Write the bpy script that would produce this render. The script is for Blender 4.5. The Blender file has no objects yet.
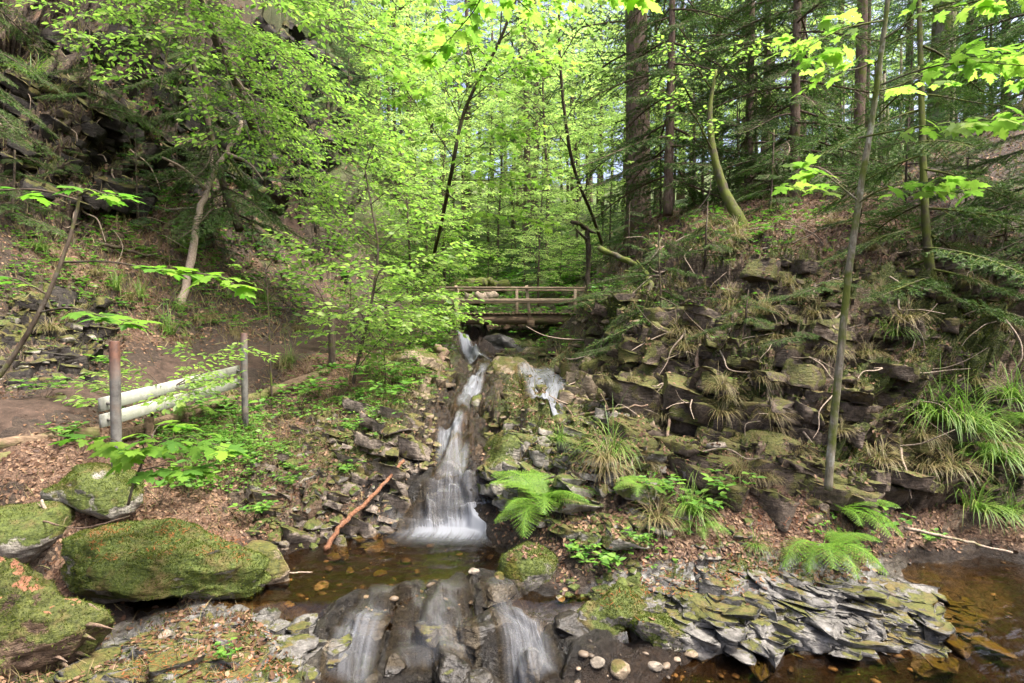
import bpy, math, random
import numpy as np
from mathutils import Vector, Matrix
from mathutils.bvhtree import BVHTree

rad = math.radians
SC = bpy.context.scene
COL = SC.collection
rs = np.random.RandomState(7)
random.seed(7)

# ------------------------------------------------------------------ camera
CZ = 1.7
FPX = 20.0 / 36.0 * 1024
HOR = 325.0
PIT = -math.atan((341.5 - HOR) / FPX)
cam = bpy.data.cameras.new("camera")
cam.lens = 20.0; cam.sensor_width = 36.0; cam.clip_end = 2000; cam.clip_start = 0.05
camo = bpy.data.objects.new("camera", cam); COL.objects.link(camo)
camo.location = (0, 0, CZ); camo.rotation_euler = (rad(90) + PIT, 0, 0)
SC.camera = camo
CP, SP = math.cos(PIT), math.sin(PIT)

def rdir(px, py):
    a = px - 512.0; b = -(py - 341.5)
    return np.array([a, FPX * CP - b * SP, FPX * SP + b * CP])

def at(px, py, D):
    d = rdir(px, py); t = D / d[1]
    return np.array([d[0] * t, D, CZ + d[2] * t])

def lev(px, py, z):
    d = rdir(px, py); t = (z - CZ) / d[2]
    return np.array([d[0] * t, d[1] * t, z])

# ------------------------------------------------------------------ noise
def _h(ix, iy, iz, s):
    h = (ix.astype(np.uint32) * np.uint32(374761393) + iy.astype(np.uint32) * np.uint32(668265263)
         + iz.astype(np.uint32) * np.uint32(2246822519) + np.uint32((s * 3266489917) & 0xffffffff))
    h = (h ^ (h >> np.uint32(13))) * np.uint32(1274126177)
    h = h ^ (h >> np.uint32(16))
    return (h & np.uint32(0xffffff)).astype(np.float64) / 16777215.0

def vn(P, s=0):
    P = np.asarray(P, float)
    I = np.floor(P).astype(np.int64); f = P - I
    f = f * f * f * (f * (f * 6 - 15) + 10)
    r = 0
    for dx in (0, 1):
        wx = f[:, 0] if dx else 1 - f[:, 0]
        for dy in (0, 1):
            wy = f[:, 1] if dy else 1 - f[:, 1]
            for dz in (0, 1):
                wz = f[:, 2] if dz else 1 - f[:, 2]
                r = r + wx * wy * wz * _h(I[:, 0] + dx, I[:, 1] + dy, I[:, 2] + dz, s)
    return r * 2 - 1

def fbm(P, o=4, s=0, g=.5):
    P = np.asarray(P, float); a = 1; r = 0; t = 0
    for k in range(o):
        r = r + a * vn(P * (2.03 ** k) + 17.3 * k, s + k); t += a; a *= g
    return r / t

def worley(P, s=0):
    I = np.floor(P).astype(np.int64); f = P - I
    F1 = np.full(len(P), 9.); F2 = np.full(len(P), 9.); ID = np.zeros(len(P))
    for dx in (-1, 0, 1):
        for dy in (-1, 0, 1):
            for dz in (-1, 0, 1):
                a, b, c = I[:, 0] + dx, I[:, 1] + dy, I[:, 2] + dz
                d = np.sqrt((dx + _h(a, b, c, s) - f[:, 0]) ** 2 + (dy + _h(a, b, c, s + 1) - f[:, 1]) ** 2
                            + (dz + _h(a, b, c, s + 2) - f[:, 2]) ** 2)
                m = d < F1
                F2 = np.where(m, F1, np.minimum(F2, d)); ID = np.where(m, _h(a, b, c, s + 3), ID); F1 = np.where(m, d, F1)
    return F1, F2, ID

def sstep(a, b, x):
    t = np.clip((x - a) / (b - a), 0, 1); return t * t * (3 - 2 * t)

# ------------------------------------------------------------------ mesh building
def mkmesh(name, V, F, mat=None, smooth=False, attrs=None, uv=None):
    """F: list of index arrays, each (n,3) or (n,4)"""
    V = np.asarray(V, np.float32)
    F = [np.asarray(f, np.int32) for f in F if len(f)]
    me = bpy.data.meshes.new(name)
    me.vertices.add(len(V)); me.vertices.foreach_set("co", V.ravel())
    idx = np.concatenate([f.ravel() for f in F])
    cnt = np.concatenate([np.full(len(f), f.shape[1], np.int32) for f in F])
    st = np.concatenate([[0], np.cumsum(cnt)[:-1]]).astype(np.int32)
    me.loops.add(len(idx)); me.loops.foreach_set("vertex_index", idx)
    me.polygons.add(len(cnt)); me.polygons.foreach_set("loop_start", st)
    try: me.polygons.foreach_set("loop_total", cnt)
    except Exception: pass
    if smooth: me.polygons.foreach_set("use_smooth", np.ones(len(cnt), bool))
    if uv is not None:
        l = me.uv_layers.new(name="UVMap"); l.data.foreach_set("uv", np.asarray(uv, np.float32)[idx].ravel())
    for k, a in (attrs or {}).items():
        a = np.asarray(a, np.float32)
        at_ = me.attributes.new(k, 'FLOAT', 'POINT'); at_.data.foreach_set("value", a)
    if mat: me.materials.append(mat)
    me.update(calc_edges=True)
    if smooth is False: me.validate()
    return me

def obj(name, me, parent=None, loc=None):
    o = bpy.data.objects.new(name, me); COL.objects.link(o)
    if parent: o.parent = parent
    if loc is not None: o.location = loc
    return o

def tag(o, label=None, cat=None, group=None, kind=None):
    if label: o['label'] = label
    if cat: o['category'] = cat
    if group: o['group'] = group
    if kind: o['kind'] = kind
    return o

def thing(name, label, cat, loc=(0, 0, 0), group=None, rz=0, sc=1.0):
    o = bpy.data.objects.new(name, None); COL.objects.link(o); o.empty_display_size = .1
    o.location = tuple(loc); o.rotation_euler = (0, 0, rz); o.scale = (sc, sc, sc) if not hasattr(sc, '__len__') else tuple(sc)
    return tag(o, label, cat, group)

def dup(root, loc, rz=0, sc=1.0, label=None, group=None, tilt=(0, 0)):
    r = root.copy(); COL.objects.link(r); r.location = tuple(loc)
    r.rotation_euler = (tilt[0], tilt[1], rz); r.scale = (sc, sc, sc) if not hasattr(sc, '__len__') else tuple(sc)
    if label: r['label'] = label
    if group: r['group'] = group
    for ch in list(root.children):
        c = ch.copy(); COL.objects.link(c); c.parent = r
        for g in list(ch.children):
            d = g.copy(); COL.objects.link(d); d.parent = c
    return r

class Geo:
    def __init__(s): s.V = []; s.T = []; s.Q = []; s.n = 0
    def add(s, V, T=None, Q=None):
        V = np.asarray(V, float)
        if T is not None and len(T): s.T.append(np.asarray(T) + s.n)
        if Q is not None and len(Q): s.Q.append(np.asarray(Q) + s.n)
        s.V.append(V); s.n += len(V); return s
    def mesh(s, name, mat, smooth=False, off=(0, 0, 0)):
        V = np.concatenate(s.V) - np.asarray(off)
        F = []
        if s.T: F.append(np.concatenate(s.T))
        if s.Q: F.append(np.concatenate(s.Q))
        return mkmesh(name, V, F, mat, smooth)
    def build(s, name, mat, parent=None, smooth=False, off=(0, 0, 0)):
        return obj(name, s.mesh(name, mat, smooth, off), parent)

def nrm(v): return v / max(1e-9, np.linalg.norm(v))

def catmull(P, n=6):
    P = np.asarray(P, float)
    if len(P) < 3:
        t = np.linspace(0, 1, n + 1)[:, None]; return P[0] * (1 - t) + P[-1] * t
    Q = np.vstack([2 * P[0] - P[1], P, 2 * P[-1] - P[-2]]); out = []
    for i in range(1, len(Q) - 2):
        t = np.linspace(0, 1, n, endpoint=False)[:, None]
        a, b, c, d = Q[i - 1], Q[i], Q[i + 1], Q[i + 2]
        out.append(.5 * ((2 * b) + (-a + c) * t + (2 * a - 5 * b + 4 * c - d) * t ** 2 + (-a + 3 * b - 3 * c + d) * t ** 3))
    out.append(P[-1:]); return np.concatenate(out)

def tube(g, P, R, n=6, rough=0.0, seed=0, cap=True):
    P = np.asarray(P, float); m = len(P); R = np.broadcast_to(np.asarray(R, float), (m,))
    T = np.gradient(P, axis=0); T /= np.maximum(1e-9, np.linalg.norm(T, axis=1))[:, None]
    ref = np.array([0, 0, 1.]) if abs(T[0][2]) < .8 else np.array([0, 1., 0])
    u = nrm(np.cross(ref, T[0])); U = []
    for t in T:
        u = nrm(u - t * np.dot(u, t)); U.append(u)
    U = np.array(U); W = np.cross(T, U)
    a = np.arange(n) * 2 * np.pi / n
    rr = R[:, None] * np.ones((m, n))
    if rough:
        X = P[:, None, :] + (U[:, None, :] * np.cos(a)[None, :, None] + W[:, None, :] * np.sin(a)[None, :, None]) * R[:, None, None]
        rr = rr * (1 + rough * vn(X.reshape(-1, 3) / max(R.max(), .01) * 1.3, seed).reshape(m, n))
    V = P[:, None, :] + (U[:, None, :] * np.cos(a)[None, :, None] + W[:, None, :] * np.sin(a)[None, :, None]) * rr[:, :, None]
    i = np.arange(m - 1)[:, None] * n; j = np.arange(n)[None, :]; k = (j + 1) % n
    Q = np.stack([i + j, i + k, i + n + k, i + n + j], -1).reshape(-1, 4)
    V = V.reshape(-1, 3); Tt = []
    if cap:
        V = np.vstack([V, P[:1], P[-1:]])
        c0, c1 = m * n, m * n + 1
        Tt = [[c0, int(kk), int(jj)] for jj, kk in zip(range(n), list(range(1, n)) + [0])]
        Tt += [[c1, (m - 1) * n + jj, (m - 1) * n + (jj + 1) % n] for jj in range(n)]
    g.add(V, Tt, Q)

def inst(g, TV, TF, P, Fw, Up, S):
    """instance template verts (x side, y forward, z up) at P with forward Fw, up Up, scale S"""
    N = len(P)
    if N == 0: return
    Fw = Fw / np.maximum(1e-9, np.linalg.norm(Fw, axis=1))[:, None]
    Sd = np.cross(Fw, Up); Sd /= np.maximum(1e-9, np.linalg.norm(Sd, axis=1))[:, None]
    U = np.cross(Sd, Fw)
    S = np.broadcast_to(np.asarray(S, float), (N,))
    V = P[:, None, :] + S[:, None, None] * (TV[None, :, 0, None] * Sd[:, None, :] + TV[None, :, 1, None] * Fw[:, None, :] + TV[None, :, 2, None] * U[:, None, :])
    F = (TF[None] + (np.arange(N) * len(TV))[:, None, None]).reshape(-1, TF.shape[1])
    g.add(V.reshape(-1, 3), T=F if TF.shape[1] == 3 else None, Q=F if TF.shape[1] == 4 else None)

# leaf templates
def fan(out, c=(0, .22, .03), droop=.25):
    out = np.array([(x, y, 0) for x, y in out], float)
    out[:, 2] = -droop * (out[:, 0] ** 2 * 1.3 + np.maximum(0, out[:, 1] - .35) ** 2)
    V = np.vstack([[c], out]); n = len(out)
    return V, np.array([[0, 1 + i, 1 + (i + 1) % n] for i in range(n)])
def mirror(h): return h + [(-x, y) for x, y in reversed(h) if abs(x) > 1e-6]
MAPLE_N = fan(mirror([(0, .0), (.10, -.05), (.32, -.12), (.27, .02), (.36, .06), (.26, .14), (.40, .17), (.60, .36), (.44, .37), (.42, .47), (.27, .43), (.18, .46), (.26, .60), (.17, .68), (.20, .78), (.09, .82), (0, 1.0)]))
MAPLE = fan(mirror([(0, 0), (.30, -.10), (.24, .13), (.56, .34), (.20, .44), (.22, .66), (0, 1.0)]))
OVAL = (np.array([(0, 0, 0), (.24, .28, .05), (.25, .62, .04), (0, 1, -.08), (-.25, .62, .04), (-.24, .28, .05), (0, .5, -.02)], float),
        np.array([[0, 1, 6], [1, 2, 6], [2, 3, 6], [3, 4, 6], [4, 5, 6], [5, 0, 6]]))
DIAM = (np.array([(0, 0, 0), (.3, .45, .06), (0, 1, -.05), (-.3, .45, .06)], float), np.array([[0, 1, 2], [0, 2, 3]]))

# ------------------------------------------------------------------ materials
def mat(name):
    m = bpy.data.materials.new(name); m.use_nodes = True
    m.node_tree.nodes.clear(); return m, m.node_tree
class N:
    def __init__(s, nt): s.nt = nt
    def new(s, t, **k):
        n = s.nt.nodes.new(t)
        for a, b in k.items(): setattr(n, a, b)
        return n
    def link(s, a, b): s.nt.links.new(a, b)
    def set(s, inp, v):
        if hasattr(v, 'is_output') or isinstance(v, bpy.types.NodeSocket): s.link(v, inp)
        else: inp.default_value = v if not (hasattr(v, '__len__') and len(v) == 3 and inp.type == 'RGBA') else (*v, 1)
    def coord(s, what='Object'): return s.new('ShaderNodeTexCoord').outputs[what]
    def pos(s): return s.new('ShaderNodeNewGeometry').outputs['Position']
    def noise(s, co, scale, det=4, rough=.55, dist=0):
        n = s.new('ShaderNodeTexNoise'); s.link(co, n.inputs['Vector']); n.inputs['Scale'].default_value = scale
        n.inputs['Detail'].default_value = det; n.inputs['Roughness'].default_value = rough; n.inputs['Distortion'].default_value = dist
        return n.outputs['Fac']
    def ramp(s, f, stops, interp='LINEAR'):
        n = s.new('ShaderNodeValToRGB'); s.link(f, n.inputs[0]); e = n.color_ramp.elements; n.color_ramp.interpolation = interp
        while len(e) < len(stops): e.new(.5)
        for q, (p, c) in zip(e, stops):
            q.position = p; q.color = (*c, 1) if hasattr(c, '__len__') else (c, c, c, 1)
        return n.outputs[0]
    def mix(s, f, a, b, mode='MIX'):
        n = s.new('ShaderNodeMix', data_type='RGBA', blend_type=mode)
        s.set(n.inputs[0], f); s.set(n.inputs[6], a); s.set(n.inputs[7], b); return n.outputs[2]
    def math(s, op, a, b=0.0, c=0.0, clamp=False):
        n = s.new('ShaderNodeMath', operation=op, use_clamp=clamp); s.set(n.inputs[0], a); s.set(n.inputs[1], b); s.set(n.inputs[2], c); return n.outputs[0]
    def attr(s, k): return s.new('ShaderNodeAttribute', attribute_name=k).outputs['Fac']
    def bump(s, h, st=.5, dist=.02, nrm=None):
        n = s.new('ShaderNodeBump'); s.link(h, n.inputs['Height']); n.inputs['Strength'].default_value = st; n.inputs['Distance'].default_value = dist
        if nrm is not None: s.link(nrm, n.inputs['Normal'])
        return n.outputs[0]
    def prin(s, col, rough=.8, spec=.3, normal=None, **k):
        n = s.new('ShaderNodeBsdfPrincipled'); s.set(n.inputs['Base Color'], col); s.set(n.inputs['Roughness'], rough)
        s.set(n.inputs['Specular IOR Level'], spec)
        if normal is not None: s.link(normal, n.inputs['Normal'])
        return n.outputs[0]
    def out(s, sh):
        o = s.new('ShaderNodeOutputMaterial'); s.link(sh, o.inputs[0])
    def stretch(s, co, v):
        n = s.new('ShaderNodeMapping'); s.link(co, n.inputs['Vector']); n.inputs['Scale'].default_value = v; return n.outputs[0]
    def island(s): return s.new('ShaderNodeNewGeometry').outputs['Random Per Island']

def leaf_mat(name, c0, c1, c2, trans=.5, gloss=.08, tcol=1.5):
    m, nt = mat(name); n = N(nt)
    r = n.island()
    col = n.ramp(r, [(0, c0), (.5, c1), (1, c2)])
    tc = n.mix(1.0, col, (tcol * .74, tcol * .90, tcol * .62), 'MULTIPLY')
    d = n.new('ShaderNodeBsdfDiffuse'); n.link(col, d.inputs[0])
    t = n.new('ShaderNodeBsdfTranslucent'); n.link(tc, t.inputs[0])
    mx = n.new('ShaderNodeMixShader'); mx.inputs[0].default_value = trans; n.link(d.outputs[0], mx.inputs[1]); n.link(t.outputs[0], mx.inputs[2])
    sh = mx.outputs[0]
    if gloss:
        gl = n.new('ShaderNodeBsdfGlossy'); gl.inputs['Roughness'].default_value = .5; gl.inputs[0].default_value = (.4, .4, .4, 1)
        m2 = n.new('ShaderNodeMixShader'); m2.inputs[0].default_value = gloss; n.link(sh, m2.inputs[1]); n.link(gl.outputs[0], m2.inputs[2]); sh = m2.outputs[0]
    n.out(sh); return m

M = {}
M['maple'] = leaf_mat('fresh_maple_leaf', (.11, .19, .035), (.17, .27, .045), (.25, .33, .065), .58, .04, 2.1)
M['maple_near'] = leaf_mat('deep_green_maple_leaf', (.07, .17, .025), (.12, .24, .028), (.19, .30, .035), .5, .03, 1.6)  # deeper green than the fresh maple leaf
M['beech'] = leaf_mat('beech_leaf', (.09, .155, .032), (.145, .23, .045), (.215, .29, .06), .55, .04, 2.0)
M['beech_far'] = leaf_mat('far_broad_leaf', (.12, .18, .06), (.20, .265, .085), (.29, .34, .12), .55, .03, 2.1)  # paler, less saturated far leaves: distance haze put into the leaf colour
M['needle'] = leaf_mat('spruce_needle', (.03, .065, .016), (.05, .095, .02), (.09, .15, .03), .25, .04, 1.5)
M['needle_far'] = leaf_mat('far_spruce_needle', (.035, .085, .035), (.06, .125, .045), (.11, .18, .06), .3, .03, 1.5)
M['fern'] = leaf_mat('fern_frond', (.09, .19, .028), (.14, .26, .033), (.20, .31, .04), .45, .04, 1.6)
M['herb'] = leaf_mat('herb_leaf', (.05, .14, .02), (.09, .20, .025), (.15, .27, .035), .45, .06, 1.5)
M['grass'] = leaf_mat('green_grass_blade', (.07, .15, .02), (.12, .21, .03), (.20, .24, .06), .4, .05, 1.4)
M['drygrass'] = leaf_mat('dry_grass_blade', (.13, .10, .045), (.22, .17, .08), (.14, .16, .05), .35, .05, 1.2)
M['mossblade'] = leaf_mat('moss_shoots', (.025, .038, .007), (.055, .075, .012), (.11, .12, .026), .3, 0, 1.1)
M['litter'] = leaf_mat('fallen_leaf', (.045, .024, .015), (.11, .062, .037), (.24, .155, .095), .15, .03, 1.1)
M['needlelitter'] = leaf_mat('fallen_needles', (.13, .04, .018), (.22, .075, .03), (.28, .12, .05), .1, 0, 1.1)

def bark(name, c0, c1, moss=.3, vs=(9, 9, 1.6), lich=(.30, .31, .27), lf=.2):
    m, nt = mat(name); n = N(nt); co = n.pos()
    a = n.noise(n.stretch(co, vs), 3, 5, .65); b = n.noise(co, 6, 4, .6); c = n.noise(co, 14, 3, .6)
    col = n.ramp(a, [(.3, c0), (.7, c1)])
    col = n.mix(n.ramp(c, [(.55, 0.), (.7, lf)]), col, lich)
    col = n.mix(n.ramp(b, [(.62 - moss * .4, 0.), (.72 - moss * .3, 1.)]), col, (.075, .09, .018))
    n.out(n.prin(col, .9, .15, n.bump(a, .6, .02))); return m
M['bark_spruce'] = bark('spruce_bark', (.045, .03, .022), (.16, .115, .085), .15)
M['bark_grey'] = bark('grey_sapling_bark', (.07, .06, .04), (.21, .19, .14), .45, (14, 14, 3), lf=.6)
M['bark_dark'] = bark('dark_twig_bark', (.035, .025, .018), (.09, .07, .05), .2)
M['bark_moss'] = bark('mossy_bark', (.03, .025, .018), (.09, .075, .05), .62)
M['deadwood'] = bark('dead_wood', (.12, .085, .06), (.33, .27, .21), .05, (20, 20, 20))
M['root'] = bark('root_bark', (.07, .045, .03), (.20, .14, .10), .25, (20, 20, 20))
M['wetstick'] = bark('wet_red_stick', (.07, .03, .018), (.22, .11, .06), 0, (20, 20, 20))

def rock_mat(name, c0, c1, moss=.5, mossz=.2, mc=((.032, .036, .009), (.09, .09, .02)), litter=.2, wet=0., rough=.75):
    m, nt = mat(name); n = N(nt); co = n.pos()
    g = n.new('ShaderNodeNewGeometry'); sx = n.new('ShaderNodeSeparateXYZ'); n.link(g.outputs['Normal'], sx.inputs[0])
    a = n.noise(co, 5, 6, .65); f = n.noise(co, 28, 5, .7); st = n.noise(n.stretch(co, (3, 3, 14)), 3, 4, .6, .6)
    v = n.new('ShaderNodeTexVoronoi', feature='DISTANCE_TO_EDGE'); n.link(co, v.inputs['Vector']); v.inputs['Scale'].default_value = 7
    col = n.ramp(f, [(.3, c0), (.62, c1)])
    col = n.mix(n.ramp(a, [(.45, 0.), (.65, .6)]), col, tuple(x * .45 for x in c0))
    col = n.mix(n.ramp(n.noise(co, 11, 4, .7), [(.6, 0.), (.68, .5)]), col, tuple(min(1, x * 1.6) for x in c1))
    mm = n.math('ADD', n.math('MULTIPLY', sx.outputs[2], .35), n.noise(co, 3.2, 5, .65))
    mm = n.math('ADD', mm, n.math('MULTIPLY', n.math('SUBTRACT', n.noise(co, 1.6, 3, .6), .5), .9)); mm = n.math('ADD', mm, n.math('MULTIPLY', n.math('SUBTRACT', n.noise(co, 16, 4, .75), .5), .5))
    mk = n.ramp(mm, [(.80 - moss * .45 + mossz * .1, 0.), (.88 - moss * .45 + mossz * .1, 1.)])
    mcol = n.ramp(n.noise(co, 40, 4, .7), [(.35, mc[0]), (.65, mc[1])]); mcol = n.mix(n.ramp(n.noise(co, 6, 4, .7), [(.48, 0.), (.64, .8)]), mcol, (.085, .06, .022))
    col = n.mix(mk, col, mcol)
    mk2 = mk
    lk = n.ramp(n.math('ADD', n.math('MULTIPLY', sx.outputs[2], .5), n.noise(n.math('ADD', 0, 0) if False else co, 7, 5, .7)), [(1.12 - litter, 0.), (1.2 - litter, 1.)])
    col = n.mix(lk, col, n.ramp(f, [(.35, (.09, .035, .018)), (.65, (.22, .10, .055))]))
    h = n.math('ADD', n.math('MULTIPLY', f, .6), n.math('MULTIPLY', st, .8))
    h = n.math('ADD', h, n.math('MULTIPLY', mk, .3))
    n.out(n.prin(col, rough, .25 + wet * .12, n.bump(h, .7, .03))); return m
M['boulder_mossy'] = rock_mat('thick_moss_stone', (.09, .08, .062), (.26, .24, .20), 1.15, litter=.12, mc=((.026, .038, .008), (.078, .10, .018)))
M['boulder'] = rock_mat('mossy_boulder_stone', (.09, .08, .062), (.26, .24, .20), .66, litter=.08, mc=((.028, .038, .008), (.075, .095, .018)))
M['boulder_bare'] = rock_mat('brown_stream_stone', (.09, .065, .04), (.24, .19, .13), .40, litter=.12)
M['rock_wet'] = rock_mat('wet_black_rock', (.007, .006, .005), (.028, .024, .018), -.35, litter=-.5, wet=1, rough=.30)
M['stone'] = rock_mat('pale_stone', (.10, .085, .065), (.27, .23, .18), 0, litter=-.1)
M['slate'] = rock_mat('grey_slate', (.04, .037, .032), (.155, .148, .135), .22, litter=.0, mc=((.03, .036, .009), (.085, .085, .02)), rough=.8)
M['log_moss'] = rock_mat('mossy_rotten_wood', (.035, .022, .015), (.12, .08, .05), .95, mc=((.028, .034, .008), (.075, .085, .018)), litter=.15)

# terrain material
def ground_mat():
    m, nt = mat('forest_ground'); n = N(nt); co = n.pos()
    rock, moss, lit, wet, slab = (n.attr(k) for k in ('rock', 'moss', 'litter', 'wet', 'slab'))
    f = n.noise(co, 22, 6, .7); f2 = n.noise(co, 60, 4, .7); a = n.noise(co, 2.6, 5, .65)
    st = n.noise(n.stretch(co, (2.0, 2.0, 12)), 2.6, 5, .65, .8)
    soil = n.ramp(f, [(.3, (.014, .010, .007)), (.6, (.048, .033, .022)), (.75, (.10, .072, .048))])
    rk = n.ramp(n.math('ADD', n.math('MULTIPLY', f, .5), n.math('MULTIPLY', st, .5)), [(.36, (.022, .019, .015)), (.5, (.07, .056, .042)), (.64, (.19, .165, .13))])
    rk = n.mix(n.ramp(a, [(.45, 0.), (.7, .55)]), rk, (.09, .055, .032))
    rk = n.mix(1., rk, n.ramp(n.attr('var'), [(.1, (.50, .46, .42)), (.5, (1, .92, .82)), (.9, (1.7, 1.55, 1.4))]), 'MULTIPLY')
    rk = n.mix(n.attr('dark'), rk, n.mix(1., rk, (.42, .40, .38), 'MULTIPLY'))  # overhang shade of the left cliff multiplied into its rock colour
    sl = n.ramp(f, [(.3, (.045, .042, .038)), (.47, (.13, .128, .12)), (.64, (.28, .28, .27))])
    rk = n.mix(slab, rk, sl)
    lt = n.ramp(f2, [(.3, (.028, .017, .011)), (.52, (.10, .060, .037)), (.75, (.24, .155, .10))])
    ms = n.ramp(n.noise(co, 45, 4, .75), [(.33, (.022, .026, .006)), (.52, (.048, .062, .012)), (.7, (.10, .11, .025))])
    nm = n.noise(co, 4.5, 6, .7)
    def k(att, w=.7, lo=.40, hi=.62):
        return n.ramp(n.math('ADD', n.math('MULTIPLY', att, 1.0), n.math('MULTIPLY', n.math('SUBTRACT', nm, .5), w)), [(lo, 0.), (hi, 1.)])
    col = n.mix(k(rock), soil, rk)
    col = n.mix(k(lit, 1.0), col, lt)
    nm = n.noise(co, 7.5, 6, .75)
    mk = k(moss, 1.5, .42, .56)
    col = n.mix(mk, col, ms)
    col = n.mix(n.attr('veg'), col, n.ramp(f, [(.3, (.03, .055, .012)), (.7, (.09, .15, .03))]))
    col = n.mix(wet, col, n.mix(1., col, (.38, .34, .28), 'MULTIPLY'))
    ld = n.attr('ledge'); col = n.mix(ld, col, n.ramp(f, [(.35, (.006, .0055, .005)), (.6, (.020, .017, .013)), (.75, (.05, .042, .022))]))
    h = n.math('ADD', n.math('MULTIPLY', f, .7), n.math('MULTIPLY', st, 1.0)); h = n.math('ADD', h, n.math('MULTIPLY', f2, .7))
    ro = n.math('SUBTRACT', .88, n.math('MULTIPLY', wet, .55)); ro = n.math('SUBTRACT', ro, n.math('MULTIPLY', ld, .12)); ro = n.math('SUBTRACT', ro, n.math('MULTIPLY', slab, .05))
    n.out(n.prin(col, ro, .3, n.bump(h, .9, .035))); return m
M['ground'] = ground_mat()

# ------------------------------------------------------------------ terrain
CT = []
def P_(px, py, D): CT.append(at(px, py, D))
def G_(px, py, z): CT.append(lev(px, py, z))
def W_(x, y, z): CT.append(np.array([x, y, z], float))
for a in [(150, 680, .12), (250, 680, .10), (325, 680, -.05), (200, 625, .08), (120, 640, .0), (60, 660, -.05), (20, 600, -.05), (60, 600, -.0), (160, 600, -.02), (110, 560, .1), (255, 595, -.05), (235, 560, .1),
          (430, 580, .0), (370, 585, -.03), (480, 580, -.01), (540, 600, -.04), (430, 640, -.09), (440, 683, -.21), (530, 683, -.22), (530, 630, -.08), (350, 640, -.08), (370, 683, -.17), (345, 605, -.04), (430, 720, -.3),
          (700, 680, -.27), (620, 668, -.27), (590, 652, -.21), (640, 615, -.03), (750, 648, -.13), (820, 652, -.14), (830, 678, -.27), (900, 645, -.14), (980, 625, -.16), (900, 680, -.28), (1000, 680, -.3), (760, 677, -.27),
          (650, 560, .13), (750, 585, .02), (850, 590, -.01), (940, 600, -.06), (560, 570, .10), (600, 590, .05), (600, 622, .03), (555, 606, -.05), (650, 640, -.04),
          (900, 572, -.16), (1000, 575, -.2), (1024, 620, -.3), (960, 580, -.2), (1100, 600, -.25), (850, 562, .0),
          (900, 548, .06), (1000, 550, -.04), (780, 540, .20), (700, 522, .31), (840, 522, .24), (950, 540, .05),
          (545, 535, .22), (600, 505, .42), (620, 525, .30), (560, 470, .55), (512, 462, .48), (500, 500, .3), (490, 530, .05), (520, 430, .68), (560, 412, .84), (600, 442, .75), (530, 404, .80), (660, 500, .46),
          (330, 560, -.12), (280, 590, -.12), (400, 560, -.12), (470, 560, -.12), (300, 575, -.14), (500, 575, -.1), (240, 600, -.06), (380, 585, -.12),
          (455, 540, -.08), (455, 484, .30), (400, 530, .0), (420, 500, .22), (450, 450, .42), (452, 430, .5), (462, 410, .58), (475, 394, .64), (475, 376, .74), (500, 361, .84), (478, 357, .86), (540, 383, .66), (552, 398, .58), (532, 371, .75), (500, 385, .80),
          (505, 372, .92),
          (350, 525, .05), (300, 548, .02), (350, 482, .36), (400, 462, .40), (300, 500, .3), (405, 490, .2), (425, 440, .52), (425, 418, .70), (440, 398, .80), (400, 420, .75), (370, 510, .14)]:
    G_(*a)
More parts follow.
